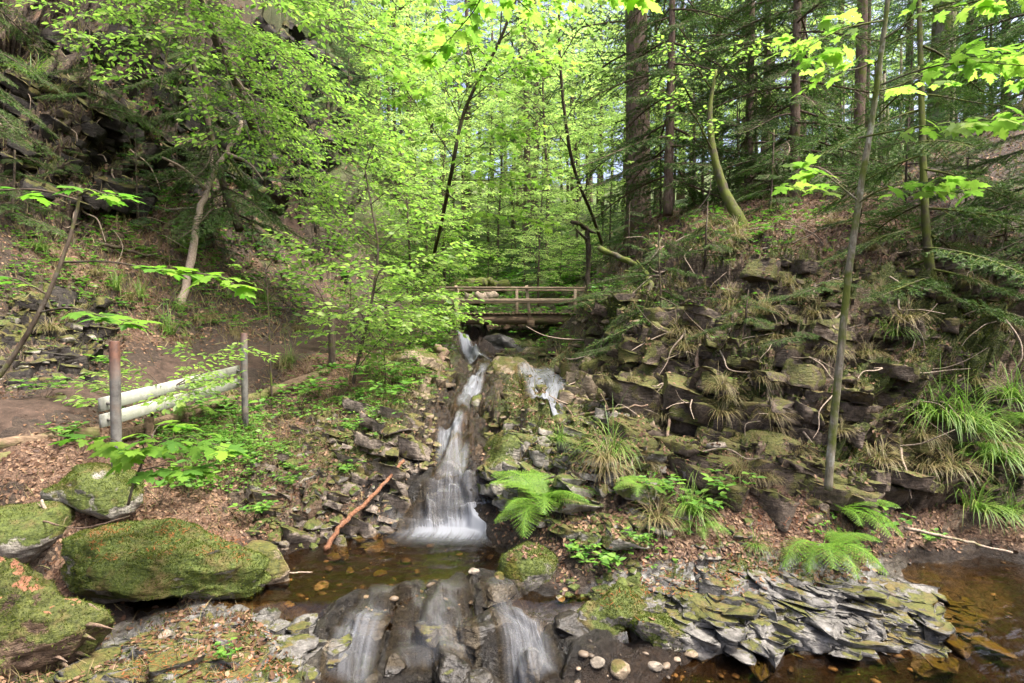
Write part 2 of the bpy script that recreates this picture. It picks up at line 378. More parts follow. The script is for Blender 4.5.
for a in [(600, 442, 4.75), (460, 333, 15.5), (445, 333, 15.6), (475, 334, 15.6), (430, 318, 17), (512, 326, 17), (500, 345, 15.4), (580, 318, 16.8), (560, 340, 15), (480, 312, 19.5), (530, 300, 21), (520, 270, 26), (520, 240, 32), (520, 212, 40), (450, 230, 36), (570, 235, 30), (600, 235, 22), (520, 200, 55), (520, 192, 80),
          (850, 478, 4.5), (850, 400, 4.9), (850, 330, 5.3), (850, 270, 6.0), (850, 222, 7.2), (850, 198, 9.2), (830, 490, 4.05),
          (950, 500, 4.5), (950, 430, 4.9), (950, 330, 5.4), (950, 250, 6.2), (960, 190, 7.5), (980, 140, 9.5), (1024, 100, 10),
          (1024, 525, 4.3), (1024, 430, 4.8), (1024, 300, 5.6), (1024, 180, 7.2), (1200, 520, 4.3), (1200, 300, 6), (1200, 100, 8), (1300, 0, 12),
          (750, 495, 4.15), (750, 470, 4.65), (750, 420, 5.0), (750, 350, 5.5), (750, 290, 6.3), (750, 240, 7.5), (750, 214, 9.5), (750, 208, 13), (800, 455, 4.6), (800, 340, 5.3), (800, 212, 8.4),
          (680, 480, 4.7), (680, 440, 5.2), (680, 380, 5.8), (680, 320, 6.8), (680, 262, 8), (680, 228, 9.5), (660, 224, 11), (700, 215, 13),
          (620, 452, 5.1), (620, 400, 6), (620, 362, 7), (620, 330, 8.5), (620, 290, 9.6), (620, 250, 11.3), (632, 228, 13.5), (640, 222, 17),
          (592, 372, 7.6), (594, 335, 10), (598, 300, 11.5), (575, 396, 7.3), (568, 382, 9), (572, 358, 12), (585, 322, 15.6), (600, 270, 15),
          (800, 200, 15), (850, 188, 22), (950, 165, 14), (1000, 125, 13), (750, 200, 25), (680, 215, 25), (850, 170, 45), (1000, 120, 30),
          (400, 368, 9.0), (372, 350, 11), (438, 348, 12), (430, 335, 15), (400, 385, 8), (350, 380, 8.2), (350, 400, 7), (350, 430, 5.8), (300, 440, 5.6), (280, 420, 6.4), (262, 470, 4.9), (430, 372, 9.6),
          (0, 420, 4.3), (60, 412, 4.6), (100, 402, 5.0), (150, 385, 6.0), (200, 371, 7), (240, 362, 7.8), (300, 351, 9), (335, 345, 10), (330, 320, 12), (312, 290, 14), (295, 265, 16.5),
          (60, 430, 4.35), (117, 468, 4.3), (245, 410, 7.1), (300, 402, 7.5), (300, 370, 8.3), (330, 358, 8.6), (180, 440, 5.3), (150, 482, 4.5), (50, 472, 4.1), (200, 472, 4.7), (60, 520, 3.8), (20, 490, 3.9), (200, 420, 6.2), (110, 430, 4.7),
          (0, 395, 5.2), (0, 370, 5.5), (0, 300, 6.0), (0, 230, 7), (0, 185, 8.2), (0, 130, 8.8), (0, 50, 9.4), (0, -50, 10), (0, -200, 11.5),
          (100, 380, 6.1), (100, 330, 6.8), (100, 260, 8), (100, 205, 9.5), (100, 150, 10.3), (100, 80, 11), (100, 0, 11.8), (100, -120, 13.5),
          (200, 352, 8.2), (200, 310, 9), (200, 250, 11), (200, 212, 12.5), (200, 160, 13.7), (200, 100, 14.5), (200, 0, 15.5), (200, -120, 18),
          (270, 342, 9.8), (270, 300, 11.5), (280, 250, 14), (290, 200, 16.5), (290, 130, 18.0), (290, 50, 19.5), (300, -20, 21), (280, -100, 23),
          (345, 300, 13.5), (350, 250, 17.5), (345, 200, 20), (340, 130, 22), (335, 60, 25), (350, -20, 30), (388, 200, 28), (395, 190, 40),
          (400, 305, 17), (405, 262, 22), (410, 225, 30), (430, 205, 42), (410, 190, 60),
          (-150, 400, 4.5), (-150, 250, 6), (-150, 50, 8), (-150, -200, 10), (-100, 640, 2.6)]:
    P_(*a)
for a in [(-45, 20, 30), (-60, 60, 36), (-30, 90, 22), (45, 20, 12), (60, 60, 15), (40, 100, 20), (0, 120, 26), (-2.2, 1.0, .0), (0, 1.0, -.6), (2.2, 1.0, -.5), (0, 2.0, -.5), (-1.3, 2.0, .0), (1.5, 2.0, -.5), (4, 2.0, -.3), (-4, 2, .6), (5, 3, .2)]:
    W_(*a)
CT = np.array(CT)
cu = CT[:, 0] / CT[:, 1]; cv = np.log(CT[:, 1]); cs = (CT[:, 2] - CZ) / CT[:, 1]
_A = np.stack([cu, cv], 1)
# merge near-duplicate control points
keep = []
for i in range(len(_A)):
    if all(np.hypot(*(_A[i] - _A[j])) > .012 for j in keep): keep.append(i)
_A = _A[keep]; cs = cs[keep]; KC = .05
def _k(d2): return np.sqrt(d2 + KC * KC)
d2 = ((_A[:, None] - _A[None]) ** 2).sum(-1)
n_ = len(_A); Mx = np.zeros((n_ + 3, n_ + 3))
Mx[:n_, :n_] = -_k(d2) + np.eye(n_) * .02; Mx[:n_, n_:] = np.c_[np.ones(n_), _A]; Mx[n_:, :n_] = Mx[:n_, n_:].T
wr = np.linalg.solve(Mx, np.r_[cs, 0, 0, 0])
def height(x, y):
    x = np.asarray(x, float); y = np.maximum(np.asarray(y, float), .8)
    u = (x / y).ravel(); v = np.log(y).ravel(); out = np.empty(len(u))
    for i in range(0, len(u), 20000):
        a = u[i:i + 20000]; b = v[i:i + 20000]
        K = -_k((a[:, None] - _A[None, :, 0]) ** 2 + (b[:, None] - _A[None, :, 1]) ** 2)
        out[i:i + 20000] = K @ wr[:n_] + wr[n_] + wr[n_ + 1] * a + wr[n_ + 2] * b
    return (CZ + out * y.ravel()).reshape(x.shape)

uu = np.concatenate([np.linspace(-2.3, -.98, 60, endpoint=False), np.linspace(-.98, .98, 600), np.linspace(.98, 2.3, 61)[1:]])
DD = np.exp(np.concatenate([np.linspace(math.log(.9), math.log(2.2), 30, endpoint=False), np.arange(math.log(2.2), math.log(12), .0048), np.arange(math.log(12), math.log(130), .014)]))
UU, YY = np.meshgrid(uu, DD); XX = UU * YY
ZZ = height(XX, YY)
nr, nc = ZZ.shape
B = np.stack([XX, YY, ZZ], -1)
dU = np.gradient(B, axis=1); dV = np.gradient(B, axis=0); NN = np.cross(dU, dV); NN /= np.linalg.norm(NN, axis=-1)[..., None]
PP = B.reshape(-1, 3); NF = NN.reshape(-1, 3); Yf = PP[:, 1]; Xf = PP[:, 0]; Zf = PP[:, 2]
PXf = 512 + Xf / Yf * FPX; PYf = HOR - (Zf - CZ) / Yf * FPX      # where the ground was surveyed
steep = 1 - NF[:, 2]
def blob(cx, cy, rx, ry, soft=.4):
    d = ((PXf - cx) / rx) ** 2 + ((PYf - cy) / ry) ** 2
    return 1 - sstep(1 - soft, 1 + soft, d)
# path mask: distance to a polyline in plan
path_pts = np.array([at(-120, 450, 3.9), at(0, 418, 4.5), at(60, 408, 4.9), at(110, 394, 5.6), at(160, 380, 6.4), at(210, 366, 7.4), at(250, 357, 8.4), at(300, 350, 9.3), at(330, 338, 10.5), at(332, 318, 12.2), at(318, 292, 14), at(296, 268, 16.5), at(280, 250, 18.5)])
pc = catmull(path_pts, 8)
def pdist(x, y, C=pc):
    d = np.full(len(x), 99.)
    for a, b in zip(C[:-1], C[1:]):
        ab = b[:2] - a[:2]; L = max(1e-6, (ab ** 2).sum())
        t = np.clip(((x - a[0]) * ab[0] + (y - a[1]) * ab[1]) / L, 0, 1)
        d = np.minimum(d, np.hypot(x - a[0] - t * ab[0], y - a[1] - t * ab[1]))
    return d
pd = pdist(Xf, Yf)
pathm = 1 - sstep(.30, .75, pd)
stream_c = catmull(np.array([lev(460, 333, 1.4), lev(478, 357, .86), lev(480, 372, .76), lev(474, 392, .65), lev(464, 410, .58), lev(452, 430, .5), lev(450, 455, .4), lev(455, 484, .3), lev(455, 530, .0), lev(440, 575, -.1), lev(440, 640, -.25), lev(450, 690, -.4)]), 6)
sd = pdist(Xf, Yf, stream_c)
n1 = fbm(PP * 1.1, 4, 3); n2 = fbm(PP * 3.1, 4, 11); n3 = fbm(PP * .5, 3, 21)
rightcliff = sstep(560, 610, PXf) * sstep(215, 260, PYf) * (1 - sstep(500, 520, PYf)) * sstep(3.9, 4.4, Yf) * (1 - sstep(9, 12, Yf))
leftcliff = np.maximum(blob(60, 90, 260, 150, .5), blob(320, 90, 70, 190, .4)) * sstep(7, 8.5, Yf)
slabm = np.maximum(blob(795, 606, 215, 50, .35), blob(230, 650, 130, 42, .3)) * (Yf < 5)
bed = (1 - sstep(.25, .75, sd)) * (Yf < 17)
pool = blob(370, 562, 150, 28, .4) * (Yf < 6)
ledge = np.maximum(blob(462, 645, 160, 62, .3) * (Yf < 4), blob(425, 500, 60, 42, .4) * (Yf < 6.5))
rock = np.clip(sstep(.30, .55, steep + .12 * n1) * .8 + rightcliff * (.25 + .5 * n1) + leftcliff + slabm * 1.2 + bed * .8 + blob(330, 480, 110, 60) * .45 + blob(600, 470, 110, 60) * .3 + blob(60, 350, 70, 60) * .6, 0, 1)
rock *= (1 - pathm)
# displacement
dipn = nrm(np.array([-.30, -.15, .93]))
q = PP @ dipn
F1, F2, ID = worley(np.stack([Xf * 2.2, Yf * 2.2, q * 5.0], 1) + .35 * n2[:, None], 5)
strata = q / .16 + 1.2 * n1
fr = strata - np.floor(strata); stepz = sstep(0, .75, fr) - fr
hs = _h(np.floor(strata).astype(np.int64), np.floor(Xf * .9 + n1).astype(np.int64), np.floor(Yf * .9).astype(np.int64), 4) - .5
scl = np.clip(Yf / 5, .6, 4)
disp = .05 * n1 * scl + .025 * n2 * scl
disp += rock * (1 - pathm) * ((.12 * stepz + .07 * hs) * (1 - np.clip(slabm * 1.3, 0, .75)) * (.5 + rightcliff + leftcliff) + .07 * (ID - .5) + .05 * np.minimum(F2 - F1, .25) / .25 - .05)
q2 = PP @ nrm(np.array([.22, .1, .97])) / .27 + 1.1 * n1 + .5 * n2; fr2 = q2 - np.floor(q2)
disp += rightcliff * (.20 * (fr2 ** 1.6 - .35) * (.6 + .5 * n3) + .16 * fbm(PP * 1.7, 3, 31) + .08 * n2)
cliffm = np.clip(rightcliff * (.35 + .65 * sstep(-.3, .1, n1)) + leftcliff + .45 * blob(330, 480, 110, 60) + .45 * blob(60, 350, 70, 60) + .5 * bed * (Yf > 5) + .85 * blob(560, 445, 110, 70) + .3 * blob(650, 270, 110, 60), 0, 1) * (1 - pathm)
rotq = np.stack([Xf * .94 + Yf * .34, Yf * .94 - Xf * .34, q + .15 * n1], 1)
cs_ = np.clip(Yf / 6, .8, 2.5)[:, None]
vcell = 0
for (sx_, sz_, am, sd_) in ((1.1, 4.6, .36, 41), (2.8, 11, .17, 44), (7.0, 24, .075, 47)):
    Fa, Fb, IDa = worley(rotq * np.array([sx_, sx_, sz_]) / cs_ + .25 * n2[:, None], sd_)
    disp += cliffm * cs_[:, 0] * (am * (IDa - .5) - am * .35 * (1 - sstep(0, .10, Fb - Fa))); vcell = vcell * .6 + IDa
Fg1, Fg2, IDg = worley(np.stack([Xf * 2.6, Yf * 2.6, q * 7.0], 1) / np.clip(Yf / 6, .8, 3)[:, None] + .3 * n2[:, None], 25)
rub = np.clip(.45 + 1.2 * fbm(PP * .8, 3, 91), 0, 1) * (1 - pathm) * (1 - slabm) * (1 - pool)
disp += rub * (.085 * (IDg - .5) + .05 * np.minimum(Fg2 - Fg1, .18) / .18 - .03) * np.clip(Yf / 6, .7, 2)
disp += 0 + leftcliff * .5 * fbm(PP * .9, 4, 41)
# slate slab: cracked plates
F1b, F2b, IDb = worley(np.stack([(Xf * .8 + Yf * .6) * 5.0, (Yf * .8 - Xf * .6) * 13.0, q * 2], 1) + .35 * n2[:, None], 9)
disp = disp * (1 - .7 * slabm) + slabm * (.05 * (IDb - .5) + .018 * sstep(0, .08, F2b - F1b) - .02 + .07 * (hs * .6 + stepz * .8))
Fl1, Fl2, IDl = worley(np.stack([Xf * 4.2, Yf * 4.2, Zf * 4], 1) + .5 * n2[:, None], 63)
disp = disp * (1 - .75 * ledge) + ledge * (.13 * (IDl - .40) + .10 * np.sqrt(np.clip(Fl2 - Fl1, 0, .35)) - .03 + .03 * fbm(PP * 9, 3, 71))
disp *= (1 - .8 * pathm) * (1 - .55 * pool)
F1c, F2c, IDc = worley(np.stack([Xf * 9, Yf * 9, Zf * 9], 1), 15)
disp += pool * .035 * np.maximum(0, .55 - F1c)
disp *= 1 - .5 * sstep(30, 60, Yf)
fine = fbm(PP * 11, 3, 51)
disp += .012 * fine * np.clip(Yf / 4, .7, 2) * (1 - .7 * pathm)
hz = NF.copy(); side = (rock * .8)[:, None]
dirn = NF * side + np.array([0, 0, 1.]) * (1 - side)
TV = PP + dirn * disp[:, None]
wetm = np.clip(ledge + (1 - sstep(.3, .8, sd)) * (Yf < 17) + pool + (1 - sstep(-.05, .05, TV[:, 2])) * (Yf < 5), 0, 1)
brdg = blob(505, 340, 60, 60)
TVg = TV.reshape(nr, nc, 3); Nn2 = np.cross(np.gradient(TVg, axis=1), np.gradient(TVg, axis=0)); Nn2 /= np.maximum(1e-9, np.linalg.norm(Nn2, axis=-1))[..., None]
nz2 = Nn2[..., 2].ravel(); flat = sstep(.60, .82, nz2); stp = 1 - sstep(.35, .68, nz2)
rock = np.clip(rock * .45 + .75 * stp * (.55 + .8 * cliffm) + slabm, 0, 1) * (1 - pathm)
litter = np.clip(.30 + .9 * n3 + .3 * n1 + .35 * flat * cliffm - stp * .9 - .25 * rock + blob(820, 240, 130, 50) * .6 + blob(180, 270, 170, 90) * .35 + blob(700, 500, 120, 45) * .5 + blob(230, 640, 100, 30) * .35 + blob(640, 250, 80, 40) * .3, 0, 1)
veg = sstep(16, 24, Yf) * np.clip(.65 + .8 * n1, 0, 1)
litter *= (1 - veg); litter *= (1 - wetm) * (1 - .75 * pathm)
moss = np.clip(.26 + .22 * rightcliff + .5 * fbm(PP * 1.9, 4, 61) + .3 * (nz2 > .45) * cliffm + .25 * sstep(0, .06, disp) - .3 * stp + blob(430, 390, 70, 50) * .4 + blob(560, 400, 80, 60) * .35 - leftcliff * .15 - pathm + slabm * .28 + blob(620, 625, 90, 35) * .5 + blob(350, 440, 80, 40) * .25, 0, 1)
moss *= (1 - pathm) * (1 - .6 * wetm) * (1 - .5 * litter)
dark = np.clip(leftcliff * .95 + .5 * blob(320, 100, 60, 160), 0, 1)  # mask for the shade painted onto the left cliff
ii = np.arange(nr - 1)[:, None] * nc; jj = np.arange(nc - 1)[None]
TQ = np.stack([ii + jj, ii + jj + 1, ii + nc + jj + 1, ii + nc + jj], -1).reshape(-1, 4)
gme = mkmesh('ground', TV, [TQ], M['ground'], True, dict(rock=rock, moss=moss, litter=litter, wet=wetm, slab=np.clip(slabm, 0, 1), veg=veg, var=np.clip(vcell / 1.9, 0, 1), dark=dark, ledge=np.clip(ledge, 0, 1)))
tag(obj('ground', gme), kind='structure')
TRI = np.vstack([TQ[:, [0, 1, 2]], TQ[:, [0, 2, 3]]])
bvh = BVHTree.FromPolygons([tuple(v) for v in TV.tolist()], TQ.tolist())
# apron behind the camera
g = Geo(); ax = np.linspace(-9, 9, 30); ay = np.linspace(-12, .93, 24); AX, AY = np.meshgrid(ax, ay)
AZ = height(np.clip(AX, -1.9, 1.9), np.full_like(AX, .93)); e = sstep(1.5, 8, np.abs(AX)); AZ = AZ * (1 - e) + 1.2 * e + .12 * fbm(np.stack([AX.ravel(), AY.ravel(), AX.ravel() * 0], 1), 3, 1).reshape(AX.shape) - .05
i2 = np.arange(23)[:, None] * 30; j2 = np.arange(29)[None]
ap = mkmesh('stream_bank', np.stack([AX, AY, AZ], -1).reshape(-1, 3), [np.stack([i2 + j2, i2 + j2 + 1, i2 + 30 + j2 + 1, i2 + 30 + j2], -1).reshape(-1, 4)], M['ground'], True,
            dict(rock=np.full(720, .3), moss=np.full(720, .4), litter=np.full(720, .5), wet=np.zeros(720), slab=np.zeros(720), veg=np.zeros(720), var=np.full(720, .5), dark=np.zeros(720), ledge=np.zeros(720)))
tag(obj('ground_behind', ap), kind='structure')

def hit(px, py, b=None):
    d = Vector(rdir(px, py)).normalized()
    r = (b or bvh).ray_cast(Vector((0, 0, CZ)), d)
    if r[0] is None: return at(px, py, 20)
    return np.array(r[0])
def down(x, y, b=None):
    r = (b or bvh).ray_cast(Vector((x, y, 60)), Vector((0, 0, -1)))
    return float(r[0][2]) if r[0] is not None else float(height(np.array([x]), np.array([y]))[0])
def gp(px, D):
    x = (px - 512) / FPX * D; return np.array([x, D, down(x, D)])

EXPO = 2.25
# ------------------------------------------------------------------ boulders and stones
def ico(sub):
    me = bpy.data.meshes.new('t'); import bmesh
    bm = bmesh.new(); bmesh.ops.create_icosphere(bm, subdivisions=sub, radius=1); bm.to_mesh(me); bm.free()
    V = np.array([v.co[:] for v in me.vertices]); F = np.array([p.vertices[:] for p in me.polygons]); bpy.data.meshes.remove(me); return V, F
ICO = {k: ico(k) for k in (3, 5, 6)}
solids = [(TV, TQ)]
def rock_verts(size, seed, sub=5, cuts=9, cutlo=.55, rough=.10, cush=.0):
    V, F = ICO[sub]; r = np.random.RandomState(seed); V = V.copy()
    for k in range(cuts):
        n_ = nrm(r.normal(size=3) * (1, 1, .8)); d = r.uniform(cutlo, .92)
        o = V @ n_ - d; V -= np.maximum(0, o)[:, None] * n_ * .92
    nn = V / np.linalg.norm(V, axis=1)[:, None]
    f1, f2, idd = worley(V * 2.2 + seed, seed % 50)
    V = V + nn * (rough * fbm(V * 1.5 + seed, 4, seed % 90) * 1.6 + .05 * (idd - .5) + .02 * fbm(V * 7, 3, seed % 70))[:, None]
    if cush:
        c1, _, c3 = worley(V * 6 + seed, 8); V = V + nn * (cush * (.5 - c1) * sstep(-.3, .4, fbm(V * 1.6 + 9, 3, 4)) )[:, None]
    return V * np.asarray(size), F
def boulder(name, label, c, size, seed, mt='boulder', rz=0, tilt=(0, 0), cat='boulder', group=None, cuts=9, cutlo=.55, sub=5, moss=0, rough=.10):
    V, F = rock_verts(size, seed, sub, cuts, cutlo, rough, .05 if moss else 0)
    R = np.array(Matrix.Rotation(rz, 3, 'Z') @ Matrix.Rotation(tilt[0], 3, 'X') @ Matrix.Rotation(tilt[1], 3, 'Y'))
    V = V @ R.T
    o = obj(name, mkmesh(name, V, [F], M[mt], True)); o.location = tuple(c); tag(o, label, cat, group)
    W = V + np.asarray(c); solids.append((W, F))
    if moss:
        a, b, cc = W[F[:, 0]], W[F[:, 1]], W[F[:, 2]]; fn = np.cross(b - a, cc - a); ar = np.linalg.norm(fn, axis=1); fn = fn / ar[:, None]
        ctr = (a + b + cc) / 3
        pr = ar * np.clip(fn[:, 2] * .9 + .35 + 1.1 * fbm(ctr * 4.5, 4, 77), 0, 1) ** 1.5; pr /= pr.sum()
        r = np.random.RandomState(seed); k = r.choice(len(F), moss, p=pr); u = r.rand(moss, 1); v = r.rand(moss, 1); sw = (u + v) > 1; u = np.where(sw, 1 - u, u); v = np.where(sw, 1 - v, v)
        P = a[k] + (b[k] - a[k]) * u + (cc[k] - a[k]) * v
        fw = fn[k] + r.normal(size=(moss, 3)) * .55
        g = Geo(); inst(g, np.array([(-.16, 0, 0), (.16, 0, 0), (0, 1, .1)]), np.array([[0, 1, 2]]), P - fn[k] * .003, fw, r.normal(size=(moss, 3)), r.uniform(.008, .02, moss))
        g.build('moss', M['mossblade'], o, off=c)
    return o
def pxbox(x0, x1, y0, y1, D, dr=.8):
    """centre and half sizes of a stone that fills this part of the view at distance D"""
    c = at((x0 + x1) / 2, (y0 + y1) / 2, D); k = D / FPX
    return c, ((x1 - x0) / 2 * k, (x1 - x0) / 2 * k * dr, (y1 - y0) / 2 * k)

def bx(name, label, x0, x1, y0, y1, D, seed, dr=.8, ex=1.08, **k):
    c, s = pxbox(x0, x1, y0, y1, D, dr); s = tuple(v * ex for v in s)
    return boulder(name, label, c, s, seed, **k)
M['cliffrock'] = rock_mat('brown_cliff_rock_painted_shade', (.024, .018, .013), (.10, .075, .054), .58, litter=-.1)  # brown rock, darkened so its colour carries the deeper shade of the bank
M['darkrock_shade'] = rock_mat('dark_cliff_rock_painted_shade', (.009, .0075, .006), (.034, .028, .022), .30, litter=.05)  # dark rock, darkened further with painted shade of the overhang
M['bank_rock'] = rock_mat('bank_rock', (.04, .032, .025), (.20, .165, .13), .30, litter=.12)
MB1 = bx('mossy_boulder', 'long flat mossy boulder with rusty needles on top at the left edge of the pool', 68, 264, 520, 612, 3.55, 21, .55, 1.0, cuts=8, cutlo=.55, sub=6, moss=26000, tilt=(.1, .10), rough=.2, mt='boulder_mossy')
MB2 = bx('mossy_boulder', 'grey and green boulder just behind the long flat mossy one', 42, 142, 464, 528, 4.05, 33, .8, 1.02, cuts=13, cutlo=.4, rough=.14, sub=5, moss=7000, tilt=(0, .12))
MB3 = bx('mossy_boulder', 'small round mossy boulder at the foot of the fern beside the foam', 500, 558, 545, 600, 3.75, 43, .9, 1.1, cuts=5, cutlo=.75, moss=5000, rough=.06)
MB4 = bx('mossy_boulder', 'broad brown mossy rock between the front rapids and the slate slab', 545, 650, 588, 660, 3.4, 54, .7, 1.1, cuts=15, cutlo=.38, sub=6, moss=5000, tilt=(.1, .25), rough=.18, rz=.4)
bx('mossy_boulder', 'brown wedge of mossy rock at the front left corner of the slate slab', 612, 722, 608, 668, 3.3, 55, .7, 1.1, cuts=15, cutlo=.38, sub=6, moss=5000, tilt=(.1, .30), rough=.18, rz=.9)
bx('mossy_boulder', 'low mossy rock above the brown wedge, under the leafy herbs', 575, 665, 568, 618, 3.65, 56, .7, 1.1, cuts=15, cutlo=.38, sub=5, moss=3000, tilt=(.1, .25), rough=.18, rz=1.4)
MB5 = bx('mossy_boulder', 'rounded mossy rock on the right lip of the main cascade', 466, 552, 432, 508, 5.1, 61, .9, 1.08, cuts=13, cutlo=.42, moss=7000, rough=.15)
bx('mossy_boulder', 'flat grey boulder half under the left picture edge below the path beams', -40, 62, 500, 560, 3.75, 71, .8, 1.1, cuts=9, moss=3500)
bx('mossy_boulder', 'low mossy stone wedged behind the grey and green boulder', 70, 140, 455, 490, 4.5, 72, .8, 1.1, moss=2500)
bx('brown_boulder', 'rust brown boulder end against the pool, right of the long mossy one', 215, 290, 545, 600, 3.75, 75, .8, 1.1, mt='boulder_bare', cuts=8)
bx('stream_boulder', 'large low brown rock splitting the stream below the bridge', 482, 532, 356, 396, 11.0, 81, .9, 1.1, mt='boulder_bare', cuts=6, cutlo=.6, moss=2500)
bx('stream_boulder', 'mossy rock face left of the tall narrow waterfall', 432, 460, 338, 384, 13.5, 82, .9, 1.1, cuts=9)
bx('stream_boulder', 'rust topped boulder under the right half of the bridge', 524, 560, 346, 366, 13.5, 83, .9, 1.1, mt='boulder_bare', cuts=5, cutlo=.7)
bx('stream_boulder', 'green topped boulder just left of the rust topped one under the bridge', 514, 534, 344, 360, 14.2, 84, .9, 1.1)
bx('stream_boulder', 'dark rounded boulder below the right hand cascade', 500, 538, 388, 408, 9.3, 85, .9, 1.1, moss=1500)
bx('stream_boulder', 'wide mossy boulder at the foot of the right mound beside the cascade', 556, 600, 376, 404, 8.6, 86, .9, 1.1, moss=1500)
bx('stream_boulder', 'small mossy rock splitting the stream between the two narrow falls', 466, 492, 396, 418, 8.2, 94, .9, 1.1, moss=900)
bx('stream_boulder', 'upright mossy boulder carrying the right end of the bridge', 556, 592, 326, 358, 15.8, 87, .9, 1.1, moss=1500)
bx('stream_boulder', 'small mossy boulder in the bend of the stream left of the brown rock', 450, 474, 364, 384, 11.8, 88, .9, 1.1, moss=900)
bx('stream_boulder', 'orange and green domed boulder above the left stream bank', 388, 440, 350, 380, 10.2, 89, .8, 1.1, mt='boulder_bare', cuts=5, cutlo=.7, moss=2500)
bx('stream_boulder', 'dark boulder behind the narrow waterfall under the bridge', 480, 520, 334, 360, 15.6, 90, .8, 1.1, mt='rock_wet')
bx('stream_boulder', 'mossy rock where the stream narrows above the main cascade', 474, 520, 408, 436, 7.0, 92, .9, 1.1, moss=2500)
bx('stream_boulder', 'low brown rock at the left bend above the main cascade', 405, 446, 408, 440, 6.9, 93, .9, 1.1, moss=2000, mt='boulder_bare')
for i_, (x0, x1, y0, y1, D, lab) in enumerate([(578, 630, 300, 352, 10.2, 'dark rock face at the upper left shoulder of the mound'), (584, 650, 345, 395, 8.0, 'mossy overhanging rock in the left flank of the mound'), (700, 800, 435, 492, 4.75, 'grey bare rock at the foot of the cliff below the roots'),
   (640, 705, 440, 485, 5.0, 'dark cracked rock at the cliff foot beside the grass'), (600, 650, 395, 432, 6.1, 'brown rock under the pale root'), (780, 830, 370, 410, 5.1, 'jutting mossy ledge left of the grey sapling'),
   (845, 905, 350, 385, 5.3, 'jutting ledge under the blond grass'), (950, 1010, 300, 335, 5.7, 'moss cushioned ledge at the foot of the slim spruce'), (500, 560, 405, 440, 6.4, 'flat mossy rock on the slabs right of the stream'), (560, 610, 440, 480, 5.2, 'flat grey rock on the right bank slabs'), (520, 575, 450, 490, 4.9, 'mossy flat rock above the large fern')]):
    bx('rock', lab, x0, x1, y0, y1, D, 150 + i_, .7, 1.1, mt='cliffrock' if x0 > 577 else 'boulder', cuts=13, cutlo=.4, sub=5, cat='rock', rough=.14, moss=2500)
# wet rocks in the foreground rapids
WR = [(412, 470, 606, 640, 3.25, 'rounded black wet rock standing out in the middle of the front rapids'), (508, 560, 640, 690, 3.0, 'black wet rock beside the broad brown mossy boulder at the bottom'), (372, 410, 640, 676, 3.0, 'small black wet rock low in the front rapids'),
      (340, 400, 590, 632, 3.3, 'black wet rock at the left end of the front rapids'), (455, 515, 598, 640, 3.25, 'cracked black rock between the two silky streams of the front rapids'), (420, 476, 634, 680, 3.0, 'low black rock in the centre of the front rapids'), (548, 600, 606, 640, 3.3, 'dark wet rock between the rapids and the broad mossy rock'), (560, 612, 642, 690, 3.0, 'dark wet rock at the bottom edge right of the rapids'), (330, 385, 660, 700, 2.9, 'black wet rock at the bottom edge beside the grey slate'),
      (470, 520, 576, 602, 3.5, 'small glossy rock at the right rim of the pool'), (455, 505, 655, 700, 2.9, 'ribbed black rock at the bottom middle between two silky streams')]
for i_, (x0, x1, y0, y1, D, lab) in enumerate(WR):
    c, s_ = pxbox(x0, x1, y0, y1, D, .8); s_ = (s_[0] * 1.1, s_[1] * 1.15, s_[2] * .95); boulder('wet_rock', lab, c - (0, 0, s_[2] * .55), s_, 101 + i_, mt='rock_wet', cuts=15, cutlo=.36, sub=5, cat='rock', rz=i_, rough=.16)
# lower rock piles
def small_stones(specs, D0, mt, lab, grp):
    pass
STN = [(335, 558, 14, 'pale stone lying in the middle of the clear pool'), (322, 588, 15, 'pointed tan stone near the front of the pool'), (285, 545, 12, 'small cream stone on the left shore of the pool'), (380, 575, 12, 'brown stone under the water left of the black rock'),
       (350, 572, 10, 'round brown stone beside the pointed tan one'), (598, 664, 15, 'buff stone in the water below the brown mossy boulder'), (620, 672, 22, 'larger buff stone at the bottom edge of the view'), (656, 668, 14, 'flat brown stone right of the larger buff one'),
       (258, 556, 10, 'little brown stone against the rusty boulder'), (500, 577, 12, 'wet brown pebble in front of the small round boulder'), (474, 572, 10, 'flat pebble just below the foam'), (165, 636, 12, 'tan stone on the slate below the long mossy boulder'), (690, 655, 14, 'brown stone at the front foot of the slab'),
       (560, 600, 10, 'pebble tucked behind the black wet rock'), (716, 448, 18, 'pale stone under the cliff foot'), (815, 520, 16, 'pink grey stone by the ferns'), (790, 430, 14, 'white blotched stone set in the cliff'), (655, 420, 12, 'grey stone in the cliff below the dead sapling')]
for i, (px, py, s, lab) in enumerate(STN):
    p = hit(px, py); k = s * p[1] / FPX * .62
    boulder('stone', lab, p + np.array([0, 0, k * .15]), (k, k * .8, k * .55), 200 + i, mt='stone' if i % 3 else 'boulder_bare', rz=i * 1.3, cat='stone', sub=3, cuts=7)
